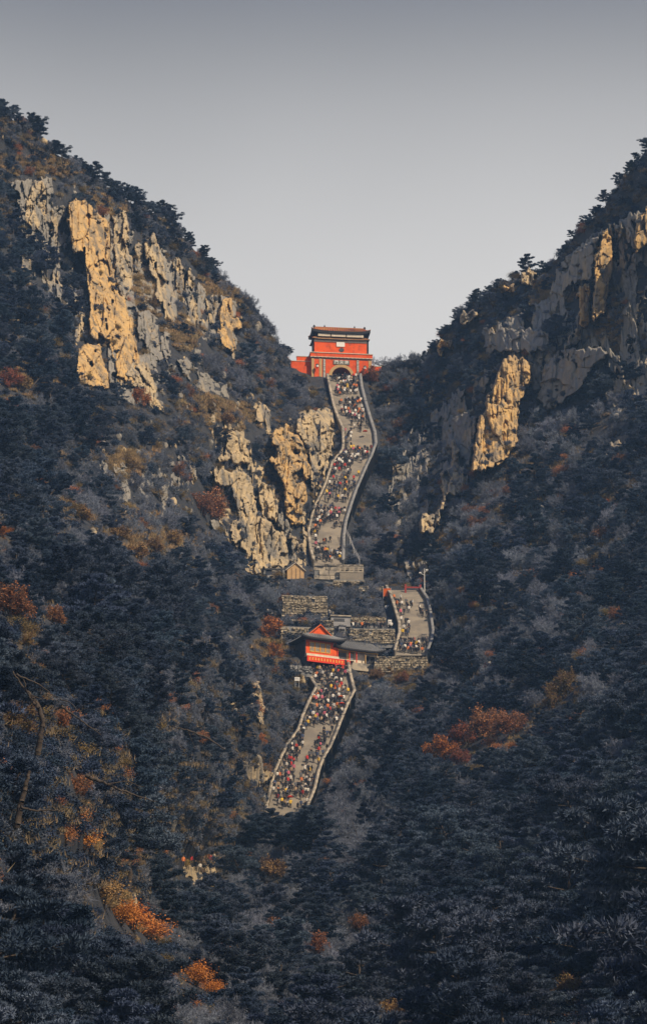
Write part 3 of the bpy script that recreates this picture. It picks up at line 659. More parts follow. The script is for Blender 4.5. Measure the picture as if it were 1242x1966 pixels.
# ------------------------------------------------------------------ roofs
def hip_roof(we, de, wr, dr, ze, zr, lift=.45, cx=0, cy=0, ns=7, nt=16, sag=1.35, thick=.22, inner=.75):
    """ring-by-ring hip roof with upturned corners; returns verts, quads, rib lines"""
    def ring(s, dz=0.0, k=1.0):
        hw = (we*(1-s)+wr*s)/2*k; hd = (de*(1-s)+dr*s)/2*k; z = ze+(zr-ze)*(s**sag*.8+s*.2)+dz; out = []
        for side in range(4):
            for i in range(nt):
                t = -1+2*i/nt
                x, y = [(t*hw,-hd),(hw,t*hd),(-t*hw,hd),(-hw,-t*hd)][side]
                c = abs(t)**5 * lift*(1-s)**2
                out.append((cx+x*(1+.02*abs(t)**5*(1-s)), cy+y*(1+.02*abs(t)**5*(1-s)), z+c))
        return out
    rings = [ring(k/(ns-1)) for k in range(ns)]
    low = ring(0, -thick); inn = [(x*inner+cx*(1-inner), cy+(y-cy)*inner, ze-thick-.05) for x, y, z in low]
    allr = [inn, low] + rings; n = 4*nt; V = [p for r_ in allr for p in r_]
    Fq = [(a*n+i, a*n+(i+1) % n, (a+1)*n+(i+1) % n, (a+1)*n+i) for a in range(len(allr)-1) for i in range(n)]
    return V, Fq, rings, n
def ribs(rings, n, every=1, r=.07, up=.05):
    m = MB()
    for i in range(0, n, every):
        for a in range(len(rings)-1):
            p, q = Vector(rings[a][i]), Vector(rings[a+1][i])
            if (p-q).length > .02: m.bar(p+Vector((0,0,up)), q+Vector((0,0,up)), r, 4)
    return m
def roof_part(root, args, mat, tile_mat, rr=.08, name='roof', eave_mat=None, **kw):
    V, Fq, rings, n = hip_roof(*args, **kw)
    m = MB(); m.add(V[2*n:], [tuple(i-2*n for i in f) for f in Fq if min(f) >= 2*n]); ro = m.build(name, mat, root)
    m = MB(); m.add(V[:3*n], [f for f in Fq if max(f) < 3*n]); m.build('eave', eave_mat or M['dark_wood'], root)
    t = ribs(rings, n, 1, rr).build('roof_tiles', tile_mat, ro); t['kind'] = 'stuff'
    return ro

def glyph(ch, size, mat, name, parent, loc, rx=R(90)):
    """one written character as a flat raised mesh standing in the x-z plane"""
    cu = bpy.data.curves.new(name, 'FONT'); cu.body = ch; cu.size = size; cu.align_x = 'CENTER'; cu.align_y = 'CENTER'; cu.extrude = .02; cu.offset = size*.012
    t = bpy.data.objects.new(name, cu); col.objects.link(t)
    dg = bpy.context.evaluated_depsgraph_get(); me = bpy.data.meshes.new_from_object(t.evaluated_get(dg))
    bpy.data.objects.remove(t); bpy.data.curves.remove(cu)
    me.materials.clear(); me.materials.append(mat)
    o = obj(name, me, parent, loc); o.rotation_euler = (rx, 0, 0); return o

# ------------------------------------------------------------------ the red gate tower
g0 = P(655.5, 731, 798.5); GY = R(7)
gate = empty('gate_tower', g0, GY)
def arch(rad, spring, n=20, x=0): return [(x+rad*math.cos(math.pi*k/n), spring+rad*math.sin(math.pi*k/n)) for k in range(n+1)]
m = MB(); a = arch(2.35, 1.1)
m.prism([(-7.3,-1.5),(-2.35,-1.5)] + a[::-1] + [(2.35,-1.5),(7.3,-1.5),(7.3,5.9),(-7.3,5.9)], 0, 7); m.build('wall', M['red_wall'], gate)
m = MB(); o_, i_ = arch(3.1, 1.1), arch(2.352, 1.1)
m.prism([(-3.1,-1.2)] + o_[::-1] + [(3.1,-1.2),(2.352,-1.2)] + i_ + [(-2.352,-1.2)], -.10, .25); m.build('arch_ring', M['tan_plaster'], gate)
m = MB(); m.box(-2.34, 2.34, 4.5, 4.7, -1.4, 3.4); m.build('door', M['dark_wood'], gate)  # added dark sheet that hides the sky behind and gives the tunnel its darkness
m = MB(); m.box(-7.5, 7.5, -.22, 7.2, 5.95, 6.85); m.build('parapet', M['red_wall'], gate)
m = MB(); m.box(-7.6, 7.6, -.36, 7.3, 6.86, 7.02); m.build('coping', M['cream'], gate)
m = MB()
for k in range(50):
    x = -7.5+k*.3; m.box(x, x+.26, -.34, -.05, 5.72+.04*(k % 3), 5.93)
mo = m.build('moulding', M['cream'], gate); mo['kind'] = 'stuff'
m = MB(); m.box(-7.45, 7.45, -.06, 0, 5.42, 5.70); m.build('frieze', M['board'], gate)
for x in (-6.9, -5.05, 6.9):
    m = MB(); m.box(x-.33, x+.33, -.07, .02, -1.2, 5.42); m.build('pilaster', M['tan_plaster'], gate)
m = MB(); m.box(-1.95, 1.95, -.16, -.02, 4.12, 5.16); pl = m.build('name_board', M['board'], gate)
for k, ch in enumerate('門天南'):
    glyph(ch, .95, M['white'], 'character', pl, (-1.22+1.22*k, -.185, 4.64))
for x, txt in ((-4.15, '階崇萬級俯臨千嶂奇觀'), (3.95, '門闢九霄仰步三天勝蹟')):
    m = MB(); m.box(x-.30, x+.30, -.15, -.02, .4, 5.3); st = m.build('couplet_strip', M['board'], gate)
    for k, ch in enumerate(txt):
        glyph(ch, .46, M['white'], 'character', st, (x, -.17, 5.05-.475*k))
# upper storey
m = MB(); m.box(-6.35, 6.35, 1.6, 6.2, 6.9, 10.35); m.build('upper_wall', M['red_wall'], gate)
for x in (-6.62, 6.62):
    m = MB(); m.box(x-.24, x+.24, 1.9, 2.5, 6.9, 10.9); m.build('corner_post', M['dark_wood'], gate)
m = MB(); m.box(-6.42, 6.42, 1.52, 6.28, 10.36, 10.92); m.build('cornice', M['cream'], gate)
m = MB(); m.box(-1.0, 1.0, 1.42, 1.58, 9.25, 10.42); m.build('plaque', M['white'], gate)
m = MB(); m.prism([(.25+.62*math.cos(k*math.pi/9), 8.45+.52*math.sin(k*math.pi/9)) for k in range(18)], 1.50, 1.598); m.build('round_window', M['dark_slate'], gate)
roof_part(gate, (13.7, 5.7, 12.0, 4.4, 10.95, 11.75), M['tile_tan'], M['glazed'], rr=.07, name='lower_roof', cy=3.9, lift=.2, nt=28, sag=1.1, thick=.12)
m = MB(); m.box(-5.7, 5.7, 1.70, 5.7, 11.6, 12.8); m.build('clerestory', M['dark_wood'], gate)
for x0, x1 in ((-5.5,-2.55),(-2.3,1.2),(1.45,5.5)):
    m = MB(); m.box(x0, x1, .98, 1.1, 11.62, 12.3); m.build('clerestory_panel', M['cream'], gate)
roof_part(gate, (14.0, 6.4, 11.5, .5, 12.95, 14.7), M['glazed'], M['glazed'], rr=.15, name='upper_roof', cy=3.9, lift=.55, nt=22, thick=.6)
m = MB(); m.box(-5.9, 5.9, 3.72, 4.08, 14.65, 15.0); m.build('ridge', M['glazed'], gate)
for x in (-3.6, 3.7):
    m = MB(); m.bar((x,3.9,14.95), (x,3.9,15.6), .20, 6, .05); m.bar((x,3.9,15.2),(x,3.9,15.4), .24, 6, .12); m.build('ridge_finial', M['dark_slate'], gate)
for x in (-5.95, 5.95):
    m = MB(); s = 1 if x > 0 else -1
    m.prism([(x,14.5),(x+s*.35,14.6),(x+s*.5,15.1),(x+s*.2,15.5),(x-s*.05,15.25),(x-s*.1,14.8)], 3.75, 4.05); m.build('ridge_ornament', M['dark_slate'], gate)
tag(gate, 'red two-storey gate tower with dark arch at the head of the stairs', 'gate')

gm = Matrix.Translation(g0) @ Matrix.Rotation(GY, 4, 'Z')
lw = empty('red_wall', gm @ Vector((-9.7, 1.2, 0)), GY)
m = MB(); m.box(-2.4, 2.25, 0, .8, -1.0, 5.0); m.build('wall', M['red_wall'], lw)
m = MB(); m.box(-.9, 2.25, .25, 1.05, 5.0, 6.3); m.build('upper_step', M['red_wall'], lw)
m = MB(); m.box(-2.5, 2.3, -.1, .24, 5.005, 5.12); m.build('coping', M['cream'], lw)
m = MB(); m.box(-1.0, 2.3, .15, 1.15, 6.305, 6.42); m.build('upper_coping', M['cream'], lw)
m = MB(); m.add([(-2.6,-.5,1.6),(-2.6,.1,1.6),(1.4,.1,-.3),(1.4,-.5,-.3),(-2.6,-.5,1.9),(-2.6,.1,1.9),(1.4,.1,0),(1.4,-.5,0)], [(0,3,2,1),(4,5,6,7),(0,1,5,4),(1,2,6,5),(2,3,7,6),(3,0,4,7)])
m.build('sloping_kerb', M['cream'], lw)
tag(lw, 'stepped plain red wall joined to the left of the gate', 'wall')
rw = empty('red_wall', gm @ Vector((9.2, 1.2, 0)), GY)
m = MB(); m.box(-1.75, .6, 0, .8, -1.0, 4.4); m.build('wall', M['red_wall'], rw)
m = MB(); m.box(-1.75, .7, -.1, .9, 4.405, 4.55); m.build('coping', M['cream'], rw)
tag(rw, 'plain red wall right of the gate behind a rosy bush', 'wall')
def lantern(x, label):
    o = empty('wall_lantern', gm @ Vector((x, -.9, 1.2)), GY)
    m = MB(); m.bar((0,.85,2.55),(0,0,2.55), .05); m.bar((0,0,2.3),(0,0,2.62), .42, 8, .12); m.build('cap', M['dark_wood'], o)
    m = MB(); m.bar((0,0,1.75),(0,0,2.28), .30, 8, .34); m.build('lamp_glass', M['white'], o)
    m = MB(); m.bar((0,0,1.35),(0,0,1.74), .12, 8, .26); m.bar((0,0,.2),(0,0,1.36), .07, 6); m.build('tassel', M['red_cloth'], o)
    tag(o, label, 'lantern', 'lanterns on the gate wall')
lantern(-5.95, 'lantern with white glass on the gate wall left of the arch')
lantern(5.55, 'lantern with white glass on the gate wall right of the arch')

# ------------------------------------------------------------------ the red pavilion over the lower stairs
PY = R(26)
pv = P(617.5, 1264, 631.0)
pav = empty('pavilion', pv, PY)
m = MB(); m.box(-3.3, 3.2, .05, 5.2, .12, 3.6); m.build('wall', M['red_wall'], pav)
m = MB(); m.box(-3.45, -3.302, -.02, 5.3, -3.2, 3.6); m.build('shade_painted_side_wall', M['dark_slate'], pav)  # dark sheet: the shade of the side away from the sun, put into its colour
m = MB(); m.box(-3.3, -2.5, .25, 5.2, -3.2, .1); m.box(2.6, 3.2, .25, 5.2, -3.2, .1); m.box(-2.5, 2.6, 3.4, 5.2, -3.2, .1); m.build('podium', M['dark_slate'], pav)
m = MB(); m.box(-3.5, 3.3, -.75, .045, .08, .46); m.build('balcony_front', M['cream'], pav)
m = MB(); m.box(-3.55, 6.5, -.9, .2, -.06, .075); m.build('balcony_floor', M['cream'], pav)
m = MB(); m.box(-3.5, 5.6, -.97, -.92, -1.15, -.04); bn = m.build('banner', M['red_cloth'], pav)
rr_ = random.Random(4)
for k in range(14):                                         # worn yellow brush strokes, not readable at this distance
    x = -3.15+k*.62; z = -.58; m = MB()
    m.box(x+.17, x+.25, -.988, -.971, z-.28, z+.26)
    for q in range(3):
        zz = z-.2+q*.17+rr_.uniform(-.04,.04); m.box(x+rr_.uniform(0,.1), x+rr_.uniform(.3,.42), -.986, -.972, zz, zz+.07)
    m.build('character', M['yellow_print'], bn)
for k in range(4):                                          # four framed windows
    x = -2.0+k*1.12
    m = MB()
    m.box(x-.50, x-.38, -.06, .06, 1.05, 2.95); m.box(x+.38, x+.50, -.06, .06, 1.05, 2.95); m.box(x-.38, x+.38, -.06, .06, 1.05, 1.2); m.box(x-.38, x+.38, -.06, .06, 2.8, 2.95)
    m.box(x-.03, x+.03, -.05, .055, 1.2, 2.8); m.box(x-.38, x-.03, -.045, .05, 1.75, 1.81); m.box(x+.03, x+.38, -.045, .05, 1.75, 1.81)
    w_ = m.build('window', M['gold'], pav)
    m = MB(); m.box(x-.38, x+.38, .0, .048, 1.2, 2.8); m.build('pane', M['glass'], w_)
# hip skirt and gabled upper roof, gable to the front
roof_part(pav, (9.0, 7.8, 5.0, 4.2, 3.55, 4.75), M['tile_grey'], M['tile_light'], rr=.09, name='skirt_roof', cy=2.6, cx=-.1, lift=.35, nt=20, sag=1.15, thick=.25)
m = MB(); m.prism([(-2.15,4.72),(1.95,4.72),(-.1,6.55)], .62, 4.7); m.build('gable', M['red_wall'], pav)
m = MB()
for s in (-1, 1):
    a_, b_ = (-.1, 6.62), (-.1+s*2.5, 4.42)
    m.add([(a_[0],.35,a_[1]),(b_[0],.35,b_[1]),(b_[0],5,b_[1]),(a_[0],5,a_[1]),(a_[0],.35,a_[1]+.16),(b_[0],.35,b_[1]+.16),(b_[0],5,b_[1]+.16),(a_[0],5,a_[1]+.16)], [(0,1,2,3),(4,7,6,5),(0,4,5,1),(1,5,6,2),(2,6,7,3),(3,7,4,0)])
up = m.build('upper_roof', M['tile_grey'], pav)
m = MB()
for s in (-1, 1):
    m.bar((-.1,.28,6.62),(-.1+s*2.55,.28,4.40), .12, 5)
m.build('bargeboard', M['orange_cloth'], up)
m = MB(); m.box(-.28, .08, .2, 5.1, 6.72, 7.0); m.build('ridge', M['tile_grey'], up)
tag(pav, 'red pavilion with grey tiled hip-and-gable roof and banner over the stairs', 'pavilion')

wg = empty('pavilion_wing', pv + Matrix.Rotation(PY, 3, 'Z') @ Vector((3.3, .6, 0)), PY)
m = MB(); m.box(.02, 8.6, .3, 4.2, -.9, 2.35); m.build('wall', M['cream'], wg)
m = MB(); m.box(.25, 2.5, .18, .296, .1, 2.0); wd = m.build('window', M['gold'], wg)
m = MB(); m.box(.5, 2.3, .12, .178, .3, 1.85); m.build('pane', M['dark_slate'], wd)
m = MB(); m.box(2.75, 3.95, .18, .296, -.1, 2.0); dd_ = m.build('door', M['gold'], wg)
m = MB(); m.box(2.9, 3.8, .12, .178, 0, 1.85); m.build('pane', M['glass'], dd_)
m = MB(); m.box(6.2, 8.3, .2, .296, .0, 1.7); m.build('shutter', M['dark_wood'], wg)
for x in (.1, 2.62, 4.1, 6.0, 8.5):
    m = MB(); m.bar((x,-.55,-.6),(x,-.55,2.3), .11, 8); m.build('column', M['red_cloth'] if x < 5 else M['tan_plaster'], wg)
m = MB(); m.box(0, 8.7, -.62, -.48, 2.05, 2.35); m.build('beam', M['gold'], wg)
m = MB(); m.box(-.2, 9.0, -.9, .28, -1.6, -.12); m.build('plinth', M['pale_stone'], wg)
roof_part(wg, (10.6, 6.6, 8.4, .4, 2.42, 4.55), M['tile_grey'], M['tile_light'], rr=.11, name='roof', cx=4.5, cy=2.1, lift=.6, nt=22, thick=.22)
m = MB(); m.box(.6, 8.6, 1.95, 2.25, 4.5, 4.85); m.build('ridge', M['tile_grey'], wg)
tag(wg, 'low cream side wing with grey ribbed tile roof, joined to the red pavilion', 'building')

# small concrete shelter, its kiosk, the gabled hut and its stone gateway
sh = empty('concrete_shelter', P(654, 1197, float(depth(654, 1197))-2.5), R(8))
m = MB(); m.box(-1.9, 1.9, 0, 2.6, -.6, 1.35); m.build('wall', M['concrete'], sh)
m = MB(); m.box(-2.05, 2.05, -.25, 2.8, 1.36, 1.62); m.build('roof', M['pale_stone'], sh)
m = MB(); m.box(-1.4, .75, -.04, .1, .35, .95); m.build('window', M['dark_slate'], sh)
tag(sh, 'small flat-roofed concrete shelter with a dark window slot', 'shelter')
kb = empty('kiosk', P(657, 1215, float(depth(657, 1215))-2.5), R(8))
m = MB(); m.box(-.65, .65, 0, 1.2, -.6, 1.3); m.build('body', M['concrete'], kb)
m = MB(); m.box(-.75, .75, -.12, 1.3, 1.31, 1.45); m.build('roof', M['dark_slate'], kb)
m = MB(); m.box(-.5, .5, -.04, .05, .3, .75); m.build('opening', M['dark_wood'], kb)
tag(kb, 'tiny grey kiosk below the concrete shelter', 'kiosk')
hut = empty('gabled_hut', P(567.5, 1110, float(depth(567, 1108))-1.5), R(10))
m = MB(); m.prism([(-1.75,-.6),(1.75,-.6),(1.75,1.75),(0,3.15),(-1.75,1.75)], 0, 3.2); m.build('wall', M['wood_house'], hut)
for x in (-.85, 0.05, .95):
    m = MB(); m.box(x-.05, x+.05, -.04, .02, -.5, 2.05); m.build('batten', M['dark_wood'], hut)
m = MB()
for s in (-1, 1):
    m.add([(0,-.3,3.2),(s*2.1,-.3,1.52),(s*2.1,3.4,1.52),(0,3.4,3.2),(0,-.3,3.34),(s*2.1,-.3,1.66),(s*2.1,3.4,1.66),(0,3.4,3.34)], [(0,1,2,3),(4,7,6,5),(0,4,5,1),(1,5,6,2),(2,6,7,3),(3,7,4,0)])
m.build('roof', M['cream'], hut)
tag(hut, 'little gabled hut with sunlit tan front below the ribbed cliff', 'hut')
gw = empty('stone_gateway', P(526, 1112, float(depth(526, 1110))-1.5), R(6))
for x in (-2.0, 2.0):
    m = MB(); m.box(x-.22, x+.22, -.2, .2, -.5, 2.0); m.build('post', M['grey_stone'], gw)
m = MB(); m.box(-2.4, 2.4, -.24, .24, 2.0, 2.25); m.build('lintel', M['dark_slate'], gw)
m = MB(); m.box(-1.8, 1.8, .6, .8, -.5, 1.8); m.build('back_panel', M['concrete'], gw)
tag(gw, 'plain post and lintel gateway left of the gabled hut', 'gateway')

# signs, banners, lamp
def board_sign(u, v, d, w, h, label, mat='white', legs=True):
    o = empty('sign_board', P(u, v, d), R(4)); px = F/d; wm, hm = w/px, h/px
    m = MB(); m.box(-wm/2, wm/2, -.04, .04, .25, .25+hm); m.build('panel', M[mat], o)
    m = MB(); m.box(-wm/2+.06, wm/2-.06, -.05, -.042, .25+hm*.40, .25+hm*.52); m.box(-wm/2+.06, wm/2-.2, -.05, -.042, .25+hm*.65, .25+hm*.75); m.build('print', M['concrete'], o)
    for s in (-1, 1):
        m = MB(); m.bar((s*wm*.35,.06,-1.0),(s*wm*.35,.06,.25+hm*.9), .04); m.build('post', M['metal'], o)
    tag(o, label, 'sign', 'white signs beside the stairs')
board_sign(744.5, 1172, 672, 10, 7, 'white sign board beside the short right stairway')
board_sign(748.5, 1206, 660, 7, 14, 'upright white notice below the sign of the right stairway')
board_sign(570.5, 1310, 618, 10, 7, 'white sign board in the shrubs left of the lower stairs')
bo = empty('orange_banner', P(743, 1146, 677), R(-12))
m = MB(); m.box(-.75, .75, -.04, .04, .1, 1.75); m.build('cloth', M['orange_cloth'], bo)
for s in (-1, 1):
    m = MB(); m.bar((s*.78,0,-.8),(s*.78,0,1.85), .05); m.build('pole', M['metal'], bo)
tag(bo, 'orange cloth banner at the head of the right stairway', 'banner')
rb = empty('red_banner', P(792, 1137, 678.5), R(4))
m = MB(); m.box(-1.45, 1.6, -.05, .05, .85, 1.15); m.build('cloth', M['dull_red'], rb)
for x in (-1.45, 1.6):
    m = MB(); m.box(x-.2, x+.2, -.1, .1, -.5, 1.6); m.build('upright', M['dull_red'], rb)
tag(rb, 'red banner gate across the head of the right stairway', 'banner')
lp = empty('lamp_post', P(815, 1133, 679))
m = MB(); m.bar((0,0,-.5),(0,0,4.6), .09, 8, .06); m.build('pole', M['white'], lp)
for x, z in ((-.85,3.6),(.5,4.2)):
    m = MB(); m.bar((0,0,z-.5),(x,0,z), .05); a_ = m.build('arm', M['white'], lp)
    m = MB(); m.box(x-.25, x+.25, -.14, .14, z-.04, z+.16); m.build('lamp_head', M['white'], a_)
tag(lp, 'white lamp post with two arms at the top of the right stairway', 'lamp post')

# low walls, steps and little roofs of the terrace between the flights
rubble_wall('retaining_wall', 'low pale wall below the square sunlit rubble wall', 560, 640, 1190, 1199, 652, R(5), 1.5, seed=31)
rubble_wall('retaining_wall', 'short rubble wall between the shelter and the white notice', 676, 740, 1186, 1195, 655, R(3), 1.5, seed=32)
rubble_wall('retaining_wall', 'broken rubble ledge under the balustrade', 640, 700, 1112, 1122, 696, R(2), 1.5, seed=33, top_jag=.9)
rubble_wall('retaining_wall', 'thin rubble ledge left of the orange banner', 690, 736, 1126, 1133, 688, R(2), 1.0, seed=34, top_jag=.7)
from collections import defaultdict
# ------------------------------------------------------------------ vegetation prototypes
M['bark'] = pmat('bark', (.085,.065,.05), (.05,.042,.038), scale=6, bump=.5, bump_scale=18, bump_dist=.03)
M['pale_bark'] = pmat('pale_bark', (.17,.155,.145), (.09,.085,.08), scale=9, bump=.6, bump_scale=20, bump_dist=.04)
M['twig'] = pmat('twig', (.20,.225,.285), (.14,.16,.215), scale=2, rand=.30)
M['twig_brown'] = pmat('twig_brown', (.17,.10,.07), (.13,.08,.06), scale=2, rand=.25)
M['needles'] = pmat('needles', (.028,.047,.088), (.060,.086,.138), scale=.9, rough=.75, spec=.15, rand=.42)
M['needles_dark'] = pmat('needles_dark', (.017,.031,.062), (.038,.058,.102), scale=.9, rough=.75, spec=.15, rand=.38)
M['needles_pale'] = pmat('needles_pale', (.044,.066,.108), (.092,.118,.170), scale=.9, rough=.75, spec=.15, rand=.38)
M['leaf_olive'] = pmat('leaf_olive', (.17,.13,.05), (.24,.17,.06), scale=1.2, rand=.25)
M['leaf_tan'] = pmat('leaf_tan', (.40,.25,.095), (.29,.19,.08), scale=1.2, rand=.2)
M['leaf_orange'] = pmat('leaf_orange', (.60,.22,.04), (.44,.18,.05), scale=1.2, rand=.18)
M['leaf_rust'] = pmat('leaf_rust', (.42,.17,.065), (.31,.14,.065), scale=1.2, rand=.2)
M['leaf_red'] = pmat('leaf_red', (.36,.095,.05), (.27,.09,.05), scale=1.2, rand=.15)
M['dry_grass'] = pmat('dry_grass', (.20,.15,.085), (.12,.10,.07), scale=1.0, rand=.3)

def segs_mesh(segs, n=4):
    """segs: list of (p0, p1, r0, r1) -> verts, quads of open tapered tubes"""
    a = np.array([s[0] for s in segs]); b = np.array([s[1] for s in segs]); r0 = np.array([s[2] for s in segs]); r1 = np.array([s[3] for s in segs])
    d = b-a; d /= np.linalg.norm(d, axis=1, keepdims=True)+1e-9
    ref = np.where(np.abs(d[:, 2:3]) < .9, np.array([[0,0,1.]]), np.array([[1.,0,0]]))
    t = np.cross(d, ref); t /= np.linalg.norm(t, axis=1, keepdims=True)+1e-9; w = np.cross(d, t)
    an = np.arange(n)*2*np.pi/n; c, s = np.cos(an)[None,:,None], np.sin(an)[None,:,None]
    ring = t[:,None]*c + w[:,None]*s
    V = np.concatenate([a[:,None]+ring*r0[:,None,None], b[:,None]+ring*r1[:,None,None]], 1)
    k = np.arange(n); q = np.stack([k, (k+1)%n, n+(k+1)%n, n+k], -1)
    Fq = (np.arange(len(segs))[:,None,None]*2*n + q[None]).reshape(-1,4)
    return V.reshape(-1,3), Fq

def blades(pos, dirs, length, width, r):
    """one thin triangle per row, from pos along dirs"""
    n = len(pos); d = dirs/ (np.linalg.norm(dirs, axis=1, keepdims=True)+1e-9)
    rv = r.normal(size=(n,3)); t = np.cross(d, rv); t /= np.linalg.norm(t, axis=1, keepdims=True)+1e-9
    w = t*width[:,None]/2
    V = np.stack([pos-w, pos+w, pos+d*length[:,None]], 1).reshape(-1,3)
    return V, np.arange(3*n).reshape(-1,3)

def leaves(pos, size, r, flat=.5):
    """one small diamond per row"""
    n = len(pos); a = r.normal(size=(n,3)); a[:,2] *= flat; a /= np.linalg.norm(a, axis=1, keepdims=True)+1e-9
    b = np.cross(a, r.normal(size=(n,3))); b /= np.linalg.norm(b, axis=1, keepdims=True)+1e-9
    s = size[:,None]
    V = np.stack([pos-a*s*.5, pos+b*s*.32, pos+a*s*.5, pos-b*s*.32], 1).reshape(-1,3)
    return V, np.arange(4*n).reshape(-1,4)

def tri(q): return np.concatenate([q[:,[0,1,2]], q[:,[0,2,3]]], 0)

def make_pine(seed, h=7.0, mat='needles', spread=2.6, tiers=9, bare=.28, lean=.06, tufts=46, top_flat=True):
    r = np.random.default_rng(seed)
    pts = []; p = np.zeros(3); n = 9; dr = np.array([r.normal()*lean, r.normal()*lean, 1.0])
    p[2] = -.6
    for i in range(n+1):
        pts.append(p.copy()); dr[:2] += r.normal(size=2)*lean*.9; q = dr/np.linalg.norm(dr); p = p+q*(h+.3)/n
    pts = np.array(pts); rad = np.linspace(.19, .045, n+1)*h/7
    segs = [(pts[i], pts[i+1], rad[i], rad[i+1]) for i in range(n)]
    tp, td = [], []
    for k in range(tiers):
        f = bare + (1-bare)*(k+.5)/tiers*1.02; f = min(f, .985)
        x = f*n; i = min(int(x), n-1); o = pts[i]*(1-(x-i)) + pts[i+1]*(x-i)
        prof = math.sin(math.pi*min(.98, (f-bare)/(1-bare)*.72+.30))**.8
        nb = 4 if k < tiers-2 else 3
        a0 = r.random()*6.28
        for j in range(nb):
            L = spread*prof*(.55+.65*r.random())
            a = a0 + 6.28*j/nb + r.normal()*.35
            up = .05+.22*r.random()+.3*(f-.6)
            hd = np.array([math.cos(a), math.sin(a), up]); m = 4; q = o.copy(); br = .05*h/7
            for s in range(m):
                q2 = q + hd*L/m + np.array([0,0,.03*s]) + r.normal(size=3)*.06*L/m
                segs.append((q, q2, br*(1-s/m)+.008, br*(1-(s+1)/m)+.006))
                if s >= 1:
                    for z in range(2):
                        c = q2 + r.normal(size=3)*np.array([.30,.30,.08])*(.5+.25*L)
                        segs.append((q2, c, .014, .008))
                        pr = (.40+.28*r.random())*(.6+.2*L)
                        nt = int(tufts*(.6+.6*r.random()))
                        d3 = r.normal(size=(nt,3)); d3 /= np.linalg.norm(d3, axis=1, keepdims=True)
                        d3 *= r.random((nt,1))**.45
                        tp.append(c + d3*np.array([pr, pr, pr*.27])); td.append(d3*np.array([.7,.7,.4])+np.array([0,0,.55]))
                q = q2
    tp = np.concatenate(tp); td = np.concatenate(td); k = 4
    P4 = np.repeat(tp, k, 0); D4 = np.repeat(td, k, 0) + r.normal(size=(len(tp)*k,3))*.55
    Vn, Fn = blades(P4, D4, .20+.16*r.random(len(P4)), .075+.05*r.random(len(P4)), r)
    Vt, Ft = segs_mesh(segs, 5)
    return (Vt, tri(Ft), 'bark'), (Vn, Fn, mat)

def grow(r, segs, tips, p, d, L, rad, lev, spread, nb):
    m = 3; q = p
    for s in range(m):
        d = d + r.normal(size=3)*.13; d /= np.linalg.norm(d); q2 = q+d*L/m
        segs.append((q, q2, rad*(1-.3*s/m), rad*(1-.3*(s+1)/m))); q = q2
        if lev <= 2: tips.append((q2, d))
        if s < m-1 and lev > 0 and r.random() < .75:
            dd = d + r.normal(size=3)*spread; dd /= np.linalg.norm(dd)
            grow(r, segs, tips, q, dd, L*.62, rad*.5, lev-1, spread, nb)
    if lev > 0:
        for j in range(nb):
            dd = d + r.normal(size=3)*spread + np.array([0,0,.08]); dd /= np.linalg.norm(dd)
            grow(r, segs, tips, q, dd, L*(.62+.2*r.random()), rad*.58, lev-1, spread, nb)

def make_bare(seed, h=4.5, mat='twig', stems=3, leaf=None, nleaf=0, leafsize=.16, spread=.55, trunk='pale_bark'):
    r = np.random.default_rng(seed); segs, tips = [], []
    for k in range(stems):
        d = np.array([r.normal()*.35, r.normal()*.35, 1.0]); d /= np.linalg.norm(d)
        grow(r, segs, tips, np.array([r.normal()*.12, r.normal()*.12, -.35]), d, h*.33, .055*h/4.5*(1.25 if stems == 1 else 1), 4, spread, 2)
    thick = [s for s in segs if s[2] > .02*h/4.5]; thin = [s for s in segs if s[2] <= .02*h/4.5]
    Vt, Ft = segs_mesh(thick, 4)
    tp = np.array([t[0] for t in tips]); td = np.array([t[1] for t in tips])
    k = 3; P4 = np.repeat(tp, k, 0); D4 = np.repeat(td, k, 0)+r.normal(size=(len(tp)*k,3))*.6
    Vb, Fb = blades(P4, D4, (.18+.3*r.random(len(P4)))*h/4.5, .026+.018*r.random(len(P4)), r)
    Vs, Fs = segs_mesh([(a, b, max(x, .012), max(y, .010)) for a, b, x, y in thin], 3)
    V = np.concatenate([Vs, Vb]); Fa = np.concatenate([tri(Fs), Fb+len(Vs)])
    out = [(Vt, tri(Ft), trunk), (V, Fa, mat)]
    if leaf:
        i = r.integers(0, len(tp), nleaf); c = tp[i]+r.normal(size=(nleaf,3))*.16*h/4.5
        Vl, Fl = leaves(c, leafsize*(.6+.8*r.random(nleaf)), r)
        out.append((Vl, tri(Fl), leaf))
    return out

def make_bush(seed, w=1.3, h=1.0, mat='leaf_olive', n=900, size=.17):
    r = np.random.default_rng(seed); segs = []
    for k in range(16):
        a = r.random()*6.28; e = np.array([math.cos(a)*w*.6*r.random(), math.sin(a)*w*.6*r.random(), h*(.6+.5*r.random())])
        segs.append((np.array([0,0,-.2]), e, .022, .007))
    cl_ = np.array([s[1] for s in segs])*np.array([1,1,.85])
    i = r.integers(0, len(cl_), n); c = cl_[i]+r.normal(size=(n,3))*np.array([.24,.24,.17])*w
    c[:,2] = np.maximum(c[:,2], .03)
    Vl, Fl = leaves(c, size*(.6+.8*r.random(n)), r)
    Vt, Ft = segs_mesh(segs, 3)
    return (Vt, tri(Ft), 'bark'), (Vl, tri(Fl), mat)

def make_grass(seed, mat='dry_grass', n=260, h=.55, w=.75):
    r = np.random.default_rng(seed); p = r.normal(size=(n,3))*np.array([w*.5,w*.5,0]); d = r.normal(size=(n,3))*.4+np.array([0,0,1])
    V, Fa = blades(p-np.array([0,0,.1]), d, h*(.5+r.random(n)), .05+.04*r.random(n), r)
    return ((V, Fa, mat),)

